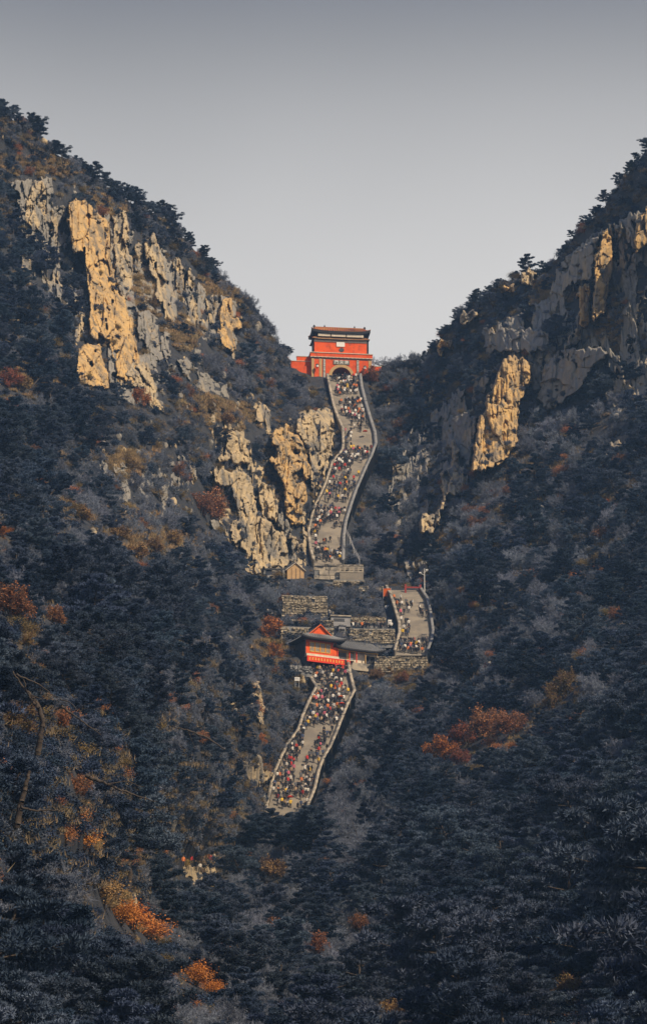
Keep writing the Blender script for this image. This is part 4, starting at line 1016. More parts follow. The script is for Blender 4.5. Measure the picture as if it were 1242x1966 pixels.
def proto_meshes(name, parts):
    """separate trunk / crown meshes, plus one joined mesh for the far wood"""
    names = ['trunk', 'crown'] if len(parts) == 2 else (['trunk', 'twigs', 'crown'] if len(parts) == 3 else ['tuft'])
    ms = [(nm, fast_mesh(nm, V, Fa, [M[m]])) for nm, (V, Fa, m) in zip(names, parts)]
    off = 0; VV, FF, MI, mats = [], [], [], []
    for j, (V, Fa, m) in enumerate(parts):
        VV.append(V); FF.append(Fa+off); MI.append(np.full(len(Fa), j)); mats.append(M[m]); off += len(V)
    joined = fast_mesh(name, np.concatenate(VV), np.concatenate(FF), mats, mat_index=np.concatenate(MI))
    return ms, joined

PROTO = {}
for i in range(6): PROTO['pine', i] = proto_meshes('pine', make_pine(10+i, h=7.0+.8*(i % 3), spread=2.7+.45*(i % 3), tiers=5+i % 3, bare=.20+.04*i, mat=['needles_dark','needles','needles_pale'][i % 3], lean=.05+.025*i, tufts=58))
for i in range(4): PROTO['bare', i] = proto_meshes('bare', make_bare(30+i, h=4.6+.3*i, stems=3+i % 2))
for i in range(2): PROTO['brown', i] = proto_meshes('brown', make_bare(40+i, h=4.2, stems=3, mat='twig_brown', leaf='leaf_rust', nleaf=1500))
for i, m in enumerate(['leaf_olive','leaf_tan','leaf_orange','leaf_rust','leaf_red']):
    PROTO['autumn', m] = proto_meshes('autumn', make_bare(50+i, h=4.4, stems=4, mat='twig_brown', leaf=m, nleaf=4200, leafsize=.19))
    PROTO['bush', m] = proto_meshes('bush', make_bush(60+i, mat=m, n=2600, size=.085))
PROTO['bush', 'green'] = proto_meshes('bush', make_bush(70, mat='needles_dark', n=1100, size=.15))
PROTO['twigs', 0] = proto_meshes('twigs', make_bare(75, h=1.7, stems=5, mat='twig', spread=.6))
PROTO['grass', 0] = proto_meshes('grass', make_grass(80))
M['gold_grass'] = pmat('gold_grass', (.33,.225,.105), (.22,.165,.09), scale=.8, rand=.3)
PROTO['grass', 2] = proto_meshes('grass', make_grass(82, mat='gold_grass', n=320, h=.6)); PROTO['grass', 3] = proto_meshes('grass', make_grass(83, mat='gold_grass', n=300, h=.45))
PROTO['grass', 1] = proto_meshes('grass', make_grass(81, n=300, h=.4))
SIZE = {'pine': (8.0, 6.0), 'bare': (4.8, 4.6), 'brown': (4.4, 4.2), 'autumn': (4.4, 4.2), 'bush': (1.1, 1.7), 'twigs': (1.8, 1.8), 'grass': (.6, 1.0)}

# ------------------------------------------------------------------ where nothing may stand in the way
MS = 4
MU0, MV0 = -450, -60
mw, mh = (1700+450)//MS+2, (2350+60)//MS+2
block = np.zeros((mh, mw))          # distance of the thing that must stay in view, 0 = nothing
soft = np.zeros((mh, mw))           # cliffs: may be overlapped a little
mu, mv = np.meshgrid(MU0+np.arange(mw)*MS, MV0+np.arange(mh)*MS)
for fl in FLIGHTS:
    vc = np.clip(mv, fl.v0, fl.v1)
    ins = (mv >= fl.v0-6) & (mv <= min(fl.v1+2, 1551)) & (mu > fl.left(vc)-7) & (mu < fl.right(vc)+7)
    block[ins] = fl.d(vc[ins])
for (a, b, c, d_, dist) in [(598,714,625,735,799),(560,600,676,712,799),(563,740,1202,1284,632),(545,625,1140,1170,655),(604,699,1080,1112,700),(549,586,1078,1106,698),(632,675,1178,1196,655),
                            (722,820,1256,1273,640),(733,760,1128,1145,680),(772,810,1118,1138,680),(738,752,1162,1206,670),(564,577,1298,1310,620),(684,758,1188,1214,655),(346,418,1632,1686,498),(516,560,1548,1572,578),(810,820,1088,1132,680)]:
    ins = (mu >= a) & (mu <= b) & (mv >= c) & (mv <= d_)
    block[ins] = np.where(block[ins] > 0, block[ins], dist)
for poly, dist in CLIFF_POLYS:
    soft[inpoly(mu.astype(float), mv.astype(float), poly)] = dist

bed = np.zeros((mh, mw), bool)
for poly in BEDROCK: bed |= inpoly(mu.astype(float), mv.astype(float), poly)

def clear(u, v, d, w, h, limit=.10):
    """does a plant of width w and height h (m) at image pixel u,v and depth d leave the stairs, buildings and cliffs in view?"""
    px = F/d
    a = int((u-w*.42*px-MU0)/MS); b = int((u+w*.42*px-MU0)/MS)+1
    t = int((v-h*.96*px-MV0)/MS); e = int((v-MV0)/MS)+1
    a, b, t, e = max(a,0), min(b,mw), max(t,0), min(e,mh)
    if b <= a or e <= t: return True
    k = block[t:e, a:b]
    if ((k > 0) & (k > d-4)).any(): return False
    s = soft[t:e, a:b]
    return ((s > 0) & (s > d-12)).mean() <= limit

PINE = np.array([(0,250,1),(100,280,1),(250,380,.85),(330,420,1),(430,500,.7),(490,580,.3),(60,600,1),(30,900,1),(150,850,1),(250,800,.7),(250,930,.2),(150,1000,.35),(250,1020,.1),(330,900,.4),(420,1050,.1),(100,1100,.9),(300,1120,.6),(430,1150,.6),(300,1300,1),(100,1400,1),(430,1400,.75),(560,1340,.2),(550,1230,.3),(400,1600,.95),(150,1600,1),(150,1900,.9),(400,1800,.6),(600,1700,.25),(640,1600,.2),(700,1550,.2),(560,1900,.5),(720,1400,.3),(800,1480,.75),(860,1560,.85),(800,1700,.8),(1000,1500,1),(1000,1700,.95),(1000,1900,.8),(1200,1900,.8),(1200,1500,1),(1200,1200,1),(1200,950,1),(1050,1050,.5),(1050,1250,.3),(950,1150,.85),(1050,1350,.6),(900,1250,.6),(850,1000,.2),(950,950,.15),(780,950,.3),(800,800,.5),(850,700,.6),(950,570,.8),(1050,500,.9),(1150,420,.9),(1220,350,1),(1100,700,.6),(1100,850,.4),(650,1150,.3),(700,1140,.4),(450,720,.2),(540,700,.2),(560,780,.3),(400,650,.4),(760,690,0),(-300,800,1),(1500,1000,1)], float)
def pine_p(u, v):
    d2 = ((PINE[:,0]-u)**2+(PINE[:,1]-v)**2)/10000.0 + .02
    w = 1/d2**1.5
    return float((w*PINE[:,2]).sum()/w.sum())

ZONES = [  # u0,u1,v0,v1, words
    (-500,560,-100,470,'on the upper ridge left of the gate'),(-500,560,470,760,'on the cliff-side slope left of the gate'),
    (-500,520,760,1180,'on the wooded slope left of the stairs'),(-500,250,1180,2400,'in the near lower left corner'),(250,560,1180,1640,'left of the lower stairs'),(250,620,1640,2400,'below the foot of the lower stairs'),
    (730,1800,-100,760,'on the right ridge above the golden slab'),(730,1800,760,1130,'on the right slope beside the golden slab'),(690,1800,1130,1480,'on the right slope level with the pavilion'),(620,1800,1480,2400,'in the lower right forest')]
def zone(u, v):
    for a, b, c, d_, w in ZONES:
        if a <= u < b and c <= v < d_: return w
    return 'in the gully beside the stairs'

# ------------------------------------------------------------------ planting: image pixel and depth of every plant
class Hash:
    def __init__(s, cell): s.c = cell; s.g = {}
    def free(s, x, y, rr):
        k = int(rr/s.c)+1; i, j = int(x//s.c), int(y//s.c)
        for a in range(i-k, i+k+1):
            for b in range(j-k, j+k+1):
                for (px_, py_, pr) in s.g.get((a,b), ()):
                    if (px_-x)**2+(py_-y)**2 < ((rr+pr)*.5)**2: return False
        return True
    def put(s, x, y, rr): s.g.setdefault((int(x//s.c), int(y//s.c)), []).append((x, y, rr))

def candidates(n, r, pad=260):
    u = r.uniform(-pad, 1242+pad, n); v = r.uniform(-40, 2250, n)
    ok = v > vsky(u)-1
    u, v = u[ok], v[ok]
    d = depth(u, v)
    return u, v, d, pw(u, v, d)

def in_frame(u, v, m=0): return -m < u < 1242+m and -m < v < 1966+m

def plant_thing(kind, key, u, v, d, scale, rz, name, label, cat, group=None):
    ms, _ = PROTO[kind, key]
    o = empty(name, pw(u, v, d).tolist(), rz); o.scale = (scale,)*3
    for nm, me in ms: obj(nm, me, o)
    return tag(o, label, cat, group)

trees = []
hs = Hash(6.0)
# traced autumn trees and bushes: u, v of the foot, kind, leaf, height in m, label
SPECIAL = [
 (408,1003,'autumn','leaf_rust',9.0,'broad rusty red tree against the foot of the ribbed cliff'),
 (385,985,'autumn','leaf_rust',5.5,'smaller rust brown tree at the left foot of the ribbed cliff'),
 (265,1075,'autumn','leaf_tan',4.5,'sandy tan tree in the middle of the left slope'),
 (232,1040,'autumn','leaf_tan',3.6,'yellowish tan bush above the sandy tan tree'),
 (325,1046,'autumn','leaf_tan',4.0,'flat golden tan tree left of the thin bright rock needle'),
 (285,1062,'autumn','leaf_tan',3.6,'tan tree between two tan neighbours on the left slope'),
 (45,752,'autumn','leaf_tan',4.0,'golden tan bush at the left edge below the golden outcrop'),
 (14,742,'autumn','leaf_red',4.4,'dark red bush cut by the left edge below the golden outcrop'),
 (262,775,'autumn','leaf_orange',4.2,'orange red bush in front of the stepped rock tail'),
 (6,1032,'autumn','leaf_orange',2.4,'small orange bush at the left edge, half way down'),
 (12,1185,'autumn','leaf_rust',4.6,'brown tree at the left edge above the yellow bush'),
 (100,1196,'autumn','leaf_rust',2.6,'rosy brown bush above the bare curved trunk'),
 (55,1248,'autumn','leaf_olive',2.4,'yellow green bush near the left edge above the bare trunk'),
 (514,1225,'autumn','leaf_orange',5.2,'orange tree left of the red pavilion'),
 (524,1266,'autumn','leaf_orange',4.2,'tan orange tree below the orange one by the pavilion'),
 (502,1428,'autumn','leaf_orange',2.4,'small orange bush under the rock ladder'),
 (940,1422,'autumn','leaf_rust',7.0,'rust red tree in the dark forest right of the lower stairs'),
 (900,1430,'autumn','leaf_red',5.0,'deep red tree beside the rust red one'),
 (985,1414,'autumn','leaf_rust',5.4,'rightmost rust tree of the red group'),
 (852,1458,'autumn','leaf_orange',5.0,'orange brown tree at the left end of the red group'),
 (890,1468,'autumn','leaf_red',3.2,'low red bush under the red group'),
 (255,1790,'bush','leaf_orange',2.3,'brightest orange bush in the lower left'),
 (292,1812,'bush','leaf_orange',2.1,'bright orange bush at the right end of the bright clump'),
 (230,1778,'bush','leaf_orange',1.9,'orange bush under the weathered tan rock'),
 (200,1745,'bush','leaf_tan',2.3,'tan orange bush left of the weathered tan rock'),
 (375,1895,'bush','leaf_orange',1.9,'small orange bush near the bottom edge'),
 (405,1912,'bush','leaf_orange',1.2,'lowest small orange bush near the bottom edge'),
 (160,1635,'bush','leaf_orange',1.5,'sparse orange bush in the dark lower left pines'),
 (125,1622,'bush','leaf_rust',1.3,'faint rusty bush beside the sparse orange one'),
 (150,1535,'autumn','leaf_rust',2.6,'brown bush behind the dead branches'),
 (385,1432,'autumn','leaf_rust',2.8,'brown bush in a gap of the pines left of the lower stairs'),
 (118,1400,'autumn','leaf_rust',2.4,'brown bush right of the bare curved trunk'),
 (28,1408,'autumn','leaf_olive',3.2,'pale olive bush left of the bare curved trunk'),
 (528,1690,'autumn','leaf_tan',4.4,'dull tan bush below the foot of the stairs'),
 (600,1835,'autumn','leaf_rust',3.6,'brown tree low in the centre of the gully'),
 (690,1790,'autumn','leaf_rust',3.0,'small brown bush right of the gully centre'),
 (760,1960,'autumn','leaf_tan',3.0,'tan bush at the bottom edge, right of centre'),
 (1095,1930,'autumn','leaf_olive',3.2,'olive brown bush near the lower right corner'),
 (712,738,'autumn','leaf_rust',6.0,'rosy brown bush hiding the right end of the gate'),
 (745,1300,'autumn','leaf_tan',3.2,'tan bush hanging over the rubble terrace wall'),
 (715,1305,'autumn','leaf_tan',3.0,'pale tan bush in front of the terrace, beside the pavilion'),
 (775,1312,'autumn','leaf_rust',3.0,'reddish bush under the end of the terrace wall'),
 (245,900,'autumn','leaf_olive',3.6,'olive tree below the upper pine belt on the left'),
 (140,990,'autumn','leaf_olive',3.2,'olive bush at the edge of the left pines'),
 (155,1000,'autumn','leaf_tan',3.0,'tan bush next to the olive one by the left pines'),
 (95,335,'autumn','leaf_tan',3.2,'tan bush on top of the upper left crag'),
 (55,338,'autumn','leaf_rust',3.0,'brown bush near the left edge under the ridge pines'),
 (190,415,'autumn','leaf_rust',3.4,'brown bush above the slim golden pillar'),
 (215,430,'autumn','leaf_olive',2.8,'olive bush right of the slim golden pillar top'),
 (430,815,'autumn','leaf_tan',3.6,'tan bush in the grass strip above the stairway cliff'),
 (400,790,'autumn','leaf_olive',3.0,'olive bush in the grass strip above the stairway cliff'),
 (290,590,'autumn','leaf_olive',3.2,'olive brown bush in the cleft beside the pale pinnacle'),
 (1085,1335,'autumn','leaf_olive',5.2,'olive tree on the right slope above the red group'),
 (1060,1360,'autumn','leaf_olive',4.2,'smaller olive tree on the right slope above the red group'),
 (1180,1190,'autumn','leaf_rust',3.0,'faint brown bush among the right hand pines'),
 (640,1120,'autumn','leaf_tan',1.8,'small tan bush under the stone balustrade'),
]
for (u, v, kind, leaf, h, lab) in SPECIAL:
    d = float(depth(u, v)); w = pw(u, v, d)
    sz = h/SIZE[kind][0]
    hp = h*F/d; ins = (np.abs(mu-u) < hp*(.36 if kind == 'autumn' else .75)) & (mv < v-hp*.05) & (mv > v-hp*.85); block[ins & (block == 0)] = d+2
    plant_thing(kind, leaf, u, v, d, sz, random.random()*6.28, 'autumn_tree' if kind == 'autumn' else 'autumn_bush', lab, 'tree' if kind == 'autumn' else 'bush', 'autumn trees and bushes on the slopes')
    hs.put(w[0], w[1], h*.45)

r = np.random.default_rng(21)
u = -60.0                                       # the unbroken fringe of trees along both skylines
while u < 1300:
    if 548 < u < 722: u = 722.0
    bare_ = 425 < u < 530 or 722 <= u < 815
    v = float(vsky(np.array([u]))[0]) + r.uniform(3, 16); d = float(depth(u, v)); w = pw(u, v, d)
    if bare_: kind, key, sz = 'bare', int(r.integers(0, 4)), .55+.45*r.random()
    else: kind, key, sz = ('pine', int(r.integers(0, 6)), (.34+.30*r.random())*(1.25 if u < 330 else .85)) if r.random() < .72 else ('bare', int(r.integers(0, 4)), .4+.35*r.random())
    if clear(u, v, d, SIZE[kind][1]*sz, SIZE[kind][0]*sz, .08): trees.append((kind, key, u, v, d, sz, w, r.random()*6.28)); hs.put(w[0], w[1], SIZE[kind][1]*sz*.5)
    u += r.uniform(7, 15) if u < 330 or bare_ else r.uniform(5, 12)
for k in range(16):                             # pines closing over the foot of the lower stairs
    u = 486+k*9+r.uniform(-4, 4); v = 1618+r.uniform(0, 26); d = float(depth(u, v))-1.5; w = pw(u, v, d); sz = (v-1566+r.uniform(-8, 8))*d/F/7.0
    trees.append(('pine', int(r.integers(0, 6)), u, v, d, sz, w, r.random()*6.28)); hs.put(w[0], w[1], 5*sz*.5)
U_, V_, D_, W_ = candidates(26000, r)
pick = np.argsort(r.random(len(U_)))
for i in pick:
    u, v, d = U_[i], V_[i], D_[i]; pp = pine_p(u, v)
    near = np.clip((640-d)/350, 0, 1)
    if r.random() < min(.92 if d > 340 else .98, pp + .12*(pp-.5)):
        kind = 'pine'; key = int(r.integers(0, 6)); sz = (.40+.70*r.random()**1.6)*(1+.25*near+.55*np.clip((360-d)/110, 0, 1))
        if v < vsky(u)+45: sz *= .78
    else:
        kind = 'bare' if r.random() < .96 else 'brown'; key = int(r.integers(0, 4 if kind == 'bare' else 2)); sz = .55+.5*r.random()
    hgt, wid = SIZE[kind][0]*sz, SIZE[kind][1]*sz
    w = W_[i]
    if bed[int((v-MV0)/MS), int((u-MU0)/MS)] and r.random() < .78: continue
    tight = .72 if kind == 'pine' else .58
    if kind == 'pine' and d < 440: tight = .56
    if not hs.free(w[0], w[1], wid*tight): continue
    if not clear(u, v, d, wid, hgt):
        sz *= .5; hgt *= .5; wid *= .5
        if kind == 'pine' or not clear(u, v, d, wid, hgt): continue
    hs.put(w[0], w[1], wid*tight)
    trees.append((kind, key, u, v, d, sz, w, r.random()*6.28))
print('trees', len(trees))

def seen_size(t): return t[5]*SIZE[t[0]][0]*F/t[4] if in_frame(t[2], t[3]-20, 10) else 0
order = sorted(range(len(trees)), key=lambda i: -seen_size(trees[i]))
NAME = {'pine': 'pine_tree', 'bare': 'bare_tree', 'brown': 'brown_tree'}
WORD = {'pine': 'dark green pine', 'bare': 'grey leafless tree', 'brown': 'thin brown tree'}
quota = {'pine': 285, 'bare': 270, 'brown': 40}
rest = {'pine': [], 'bare': [], 'brown': []}
MARKS = [(np.mean([p[0] for p in pl_]), np.mean([p[1] for p in pl_]), c_[2]) for (pl_, _), c_ in zip(CLIFF_POLYS, CL)]
MARKS += [(s_[0], s_[1]-15, s_[5]) for s_ in SPECIAL] + [(656,680,'red gate tower'),(615,1240,'red pavilion'),(567,1095,'little gabled hut'),(585,1162,'square sunlit rubble wall'),(790,1190,'short right stairway'),(640,1340,'top of the lower stairs'),(560,1500,'foot of the lower stairs'),(70,1370,'bare curved trunk'),(1242,1966,'lower right corner'),(0,1966,'lower left corner'),(1242,1500,'right edge of the dark forest'),(640,1966,'middle of the bottom edge'),(1242,1150,'right edge level with the pavilion'),(1242,1700,'right edge low in the photo'),(940,1966,'bottom edge right of centre'),(940,1600,'darkest patch of the forest'),(1050,1780,'open pine slope at lower right'),(200,1966,'bottom edge left of centre'),(100,1750,'dark pines left of the bushes')]
MARKS = [m_ for m_ in MARKS if len(m_[2].split()) <= 9]
NTH = ['nearest','second','third','fourth','fifth','sixth','seventh','eighth','ninth','tenth','eleventh','twelfth']
chosen = defaultdict(list)
for i in order:
    t = trees[i]; kind, key, u, v, d, sz, w, rz = t
    if quota[kind] > 0 and seen_size(t) > 0:
        quota[kind] -= 1
        yc = v-.5*seen_size(t)
        k = min(MARKS, key=lambda m_: (m_[0]-u)**2+(m_[1]-yc)**2); dx, dy = u-k[0], yc-k[1]
        side = ('right of' if dx > 0 else 'left of') if abs(dx) > abs(dy) else ('below' if dy > 0 else 'above')
        chosen[kind, k[2], side].append((dx*dx+dy*dy, i))
    else: rest[kind].append(t)
for (kind, mark, side), L in chosen.items():
    L.sort()
    for n_, (_, i) in enumerate(L):
        t = trees[i]; _, key, u, v, d, sz, w, rz = t
        lab = '%s %s %s the %s' % (NTH[n_], WORD[kind], side, mark) if n_ < 12 else '%s farther %s the %s' % (WORD[kind], side, mark)
        plant_thing(kind, key, u, v, d, sz, rz, NAME[kind], lab, 'tree', {'pine': 'pines ', 'bare': 'bare trees ', 'brown': 'brown trees '}[kind]+zone(u, v))

def scatter(name, label, cat, items, protos):
    """items: (proto index, point, rz, scale) -> one object holding the whole mass"""
    pc = bpy.data.collections.new(name+'_kinds')
    for j, me in enumerate(protos):
        o = bpy.data.objects.new('%s_kind_%02d' % (name, j), me); pc.objects.link(o)
    n = len(items)
    me = bpy.data.meshes.new(name); me.vertices.add(n)
    me.vertices.foreach_set('co', np.array([it[1] for it in items], np.float32).ravel())
    for an, ty, val in (('kind_index','INT',[it[0] for it in items]),('turn','FLOAT',[it[2] for it in items]),('size','FLOAT',[it[3] for it in items])):
        a = me.attributes.new(an, ty, 'POINT'); a.data.foreach_set('value', val)
    o = obj(name, me); tag(o, label, cat, kind='stuff')
    ng = bpy.data.node_groups.new(name, 'GeometryNodeTree')
    ng.interface.new_socket('Geometry', in_out='INPUT', socket_type='NodeSocketGeometry')
    ng.interface.new_socket('Geometry', in_out='OUTPUT', socket_type='NodeSocketGeometry')
    N, L = ng.nodes, ng.links
    gi, go = N.new('NodeGroupInput'), N.new('NodeGroupOutput')
    ci = N.new('GeometryNodeCollectionInfo'); ci.inputs['Collection'].default_value = pc; ci.inputs['Separate Children'].default_value = True; ci.inputs['Reset Children'].default_value = True
    ip = N.new('GeometryNodeInstanceOnPoints'); ip.inputs['Pick Instance'].default_value = True
    def at(nm, ty):
        x = N.new('GeometryNodeInputNamedAttribute'); x.data_type = ty; x.inputs['Name'].default_value = nm; return x.outputs[0]
    cx = N.new('ShaderNodeCombineXYZ'); L.new(at('turn','FLOAT'), cx.inputs['Z'])
    L.new(gi.outputs[0], ip.inputs['Points']); L.new(ci.outputs[0], ip.inputs['Instance']); L.new(at('kind_index','INT'), ip.inputs['Instance Index'])
    L.new(cx.outputs[0], ip.inputs['Rotation']); L.new(at('size','FLOAT'), ip.inputs['Scale'])
    L.new(ip.outputs[0], go.inputs[0])
    md = o.modifiers.new('planting', 'NODES'); md.node_group = ng
    return o

for kind, lab in (('pine','far mass of dark pines filling the slopes behind the nearer pines'),('bare','far mass of grey leafless scrub filling the gullies')):
    its = [(t[1], t[6], t[7], t[5]) for t in rest[kind]]
    if its: scatter('distant_'+kind+'_wood', lab, 'woodland', its, [PROTO[kind, k][1] for k in range(6 if kind == 'pine' else 4)])

# undergrowth: grass, twigs and low bushes, uncountable
U_, V_, D_, W_ = candidates(42000, r)
under = []; keys = [('grass',0),('grass',1),('twigs',0),('bush','green'),('bush','leaf_olive'),('bush','leaf_rust')]
pr = np.array([.22,.18,.30,.23,.05,.02])
kk = r.choice(6, len(U_), p=pr)
for i in range(len(U_)):
    k = keys[kk[i]]; u, v, d = U_[i], V_[i], D_[i]
    sz = .6+.7*r.random(); h, w = SIZE[k[0]]
    if d > 450: sz *= 1.25
    if bed[int((V_[i]-MV0)/MS), int((U_[i]-MU0)/MS)] and r.random() < .75: continue
    if k[0] == 'twigs' and d < 430 and r.random() < .7: continue
    if not clear(u, v, d, w*sz, h*sz, .6): continue
    under.append((int(kk[i]), W_[i], r.random()*6.28, sz))
U_, V_, D_, W_ = candidates(60000, r, 0)
for i in range(len(U_)):
    u, v, d = U_[i], V_[i], D_[i]
    if not (500 < u < 870 and 690 < v < 1640): continue
    j = int(r.choice([2,2,3,0,4])); sz = .35+.45*r.random(); k = keys[j]; h, w = SIZE[k[0]]
    if clear(u, v, d, w*sz, h*sz, .3): under.append((j, W_[i], r.random()*6.28, sz))
U_, V_, D_, W_ = candidates(26000, r, 60)
for i in range(len(U_)):                        # closer cover on the near slopes
    u, v, d = U_[i], V_[i], D_[i]
    if d > 400: continue
    j = int(r.choice([3,3,3,3,0])); sz = .5+.7*r.random(); k = keys[j]; h, w = SIZE[k[0]]
    if clear(u, v, d, w*sz, h*sz, .3): under.append((j, W_[i], r.random()*6.28, sz))
for p in CLEFTS:                                # bushes rooted in the clefts of the cliffs
    under.append((int(r.choice([2,2,3,4,0])), np.array(p)+np.array([0,-.25,-.1]), r.random()*6.28, .45+.6*r.random()))
print('clefts', len(CLEFTS))
GR = [(250,1015,55,45),(320,1035,45,22),(430,800,60,30),(400,770,50,25),(85,318,70,22),(190,400,45,22),(60,735,60,18),(280,560,30,60),(150,975,50,30),(240,885,45,20),(205,1730,34,16),(258,1785,50,14),(430,560,60,25),(340,640,40,30),(955,1400,70,25),(530,1645,50,35),(520,1250,30,20),(760,1290,60,18),(1090,1300,60,40),(160,1625,26,10),(960,960,70,30),(850,1050,60,40),(1000,900,60,25),(1180,650,50,60),(1050,560,60,30)]
for (gu, gv, su, sv) in GR:                     # stretches of dry golden grass
    n_ = 170; uu = r.normal(gu, su*.5, n_); vv = r.normal(gv, sv*.5, n_); dd2 = depth(uu, vv); ww = pw(uu, vv, dd2)
    for i in range(n_):
        if vv[i] > vsky(uu[i]) and clear(uu[i], vv[i], dd2[i], .8, .6, .6): under.append((int(6+r.integers(0,2)), ww[i], r.random()*6.28, (.7+.9*r.random())*(.6 if dd2[i] < 420 else 1)))
scatter('undergrowth', 'low dry grass, twigs and bushes covering the slopes', 'undergrowth', under, [PROTO[k][1] for k in keys+[('grass',2),('grass',3)]])
print('under', len(under))

# weathered stones strewn over the slopes, far too many to count
def make_stone(seed):
    r = np.random.default_rng(seed); bm = bmesh.new(); bmesh.ops.create_icosphere(bm, subdivisions=2, radius=.5)
    ax = r.normal(size=(9,3)); ax /= np.linalg.norm(ax, axis=1, keepdims=True); cut = r.uniform(.24,.42,9)
    for v_ in bm.verts:
        p = np.array(v_.co)
        for a_, c_ in zip(ax, cut):
            e = p @ a_ - c_
            if e > 0: p = p - a_*e
        v_.co = p*np.array([.85,.85,1.35])
    me = bpy.data.meshes.new('stone'); bm.to_mesh(me); bm.free(); me.materials.append(M['rock_tan'] if seed % 2 else M['rock_grey']); return me
U_, V_, D_, W_ = candidates(4200, r)
its = []
for i in range(len(U_)):
    u, v, d = U_[i], V_[i], D_[i]
    if d < 380 or pine_p(u, v) > .9*r.random()+.25: continue
    sz = .5+2.0*r.random()**3
    if clear(u, v, d, sz, sz, .7): its.append((int(r.integers(0,6)), W_[i], r.random()*6.28, sz))
scatter('scattered_stones', 'pale weathered stones strewn over the scrub slopes', 'stones', its, [make_stone(90+k) for k in range(6)])
print('stones', len(its))

# ------------------------------------------------------------------ the bare trunks and dead boughs in the near pines
def bough(name, label, cat, pts, d, rads, twigs=(), mat='bark'):
    o0 = P(*pts[0], d); root = empty(name, o0)
    def chain(ps, rs, nm, parent):
        W = [P(a_, b_, d+c_)-o0 for (a_, b_), c_ in zip(ps, np.linspace(0, .6, len(ps)))]
        t = np.linspace(0, 1, len(W)); tt = np.linspace(0, 1, len(W)*5); A = np.array([list(w_) for w_ in W])
        C = np.stack([np.interp(tt, t, A[:,k]) for k in range(3)], -1); C[1:-1] = (C[:-2]+2*C[1:-1]+C[2:])/4; C += np.random.default_rng(len(ps)).normal(size=C.shape)*.025
        rr = np.interp(tt, t, rs)
        V, Fq = segs_mesh([(C[k], C[k+1], rr[k], rr[k+1]) for k in range(len(C)-1)], 7)
        return obj(nm, fast_mesh(nm, V, Fq, [M[mat]], smooth=True), parent)
    chain(pts, rads, 'trunk', root)
    for ps, rs in twigs: chain(ps, rs, 'branch', root)
    tag(root, label, cat)
bough('curved_dead_tree', 'pale curved bare trunk at the left edge of the pines', 'tree', [(72,1450),(78,1415),(84,1390),(76,1360),(60,1335),(42,1318),(25,1288)], 222, [.22,.21,.19,.16,.12,.08,.04],
      [([(76,1362),(66,1352),(52,1330),(44,1300)],[.13,.10,.06,.03]),([(60,1335),(82,1344)],[.06,.02]),([(30,1295),(70,1312),(110,1340)],[.08,.05,.02])])
bough('dead_branch', 'thin pale dead branch right of the bare curved trunk', 'branch', [(195,1412),(165,1390),(140,1372),(118,1356),(105,1364)], 221, [.02,.05,.07,.10,.04], [([(165,1378),(135,1350),(115,1342)],[.02,.03,.04])])
bough('dead_branch', 'long pale dead bough slanting through the lower left pines', 'branch', [(165,1490),(205,1506),(255,1526),(300,1540)], 226, [.16,.09,.06,.02], [([(205,1506),(240,1500),(275,1512)],[.05,.03,.02]),([(225,1514),(262,1538)],[.04,.02])])
bough('dark_dead_tree', 'dark straight trunk below the dead bough at the left edge', 'tree', [(32,1590),(38,1550),(48,1515),(56,1480)], 212, [.22,.20,.16,.10], [([(38,1550),(70,1558),(120,1556)],[.09,.06,.03])], mat='bark')
bough('dead_branch', 'dark bough crossing the brown bush left of the lower stairs', 'branch', [(330,1395),(365,1404),(400,1418),(432,1440)], 360, [.05,.10,.12,.05], [([(362,1405),(375,1440)],[.06,.02])], mat='bark')
bough('leaning_sapling', 'thin pale leaning sapling above the pale stone low in the gully', 'tree', [(702,1660),(694,1625),(680,1590),(674,1572)], 500, [.09,.07,.05,.02], [([(690,1618),(698,1590)],[.03,.01])])
bough('leaning_sapling', 'pale forked sapling on the right slope beside the short stairway', 'tree', [(876,1230),(870,1200),(862,1175)], 640, [.09,.07,.03], [([(874,1222),(856,1195),(846,1180)],[.06,.04,.02])])
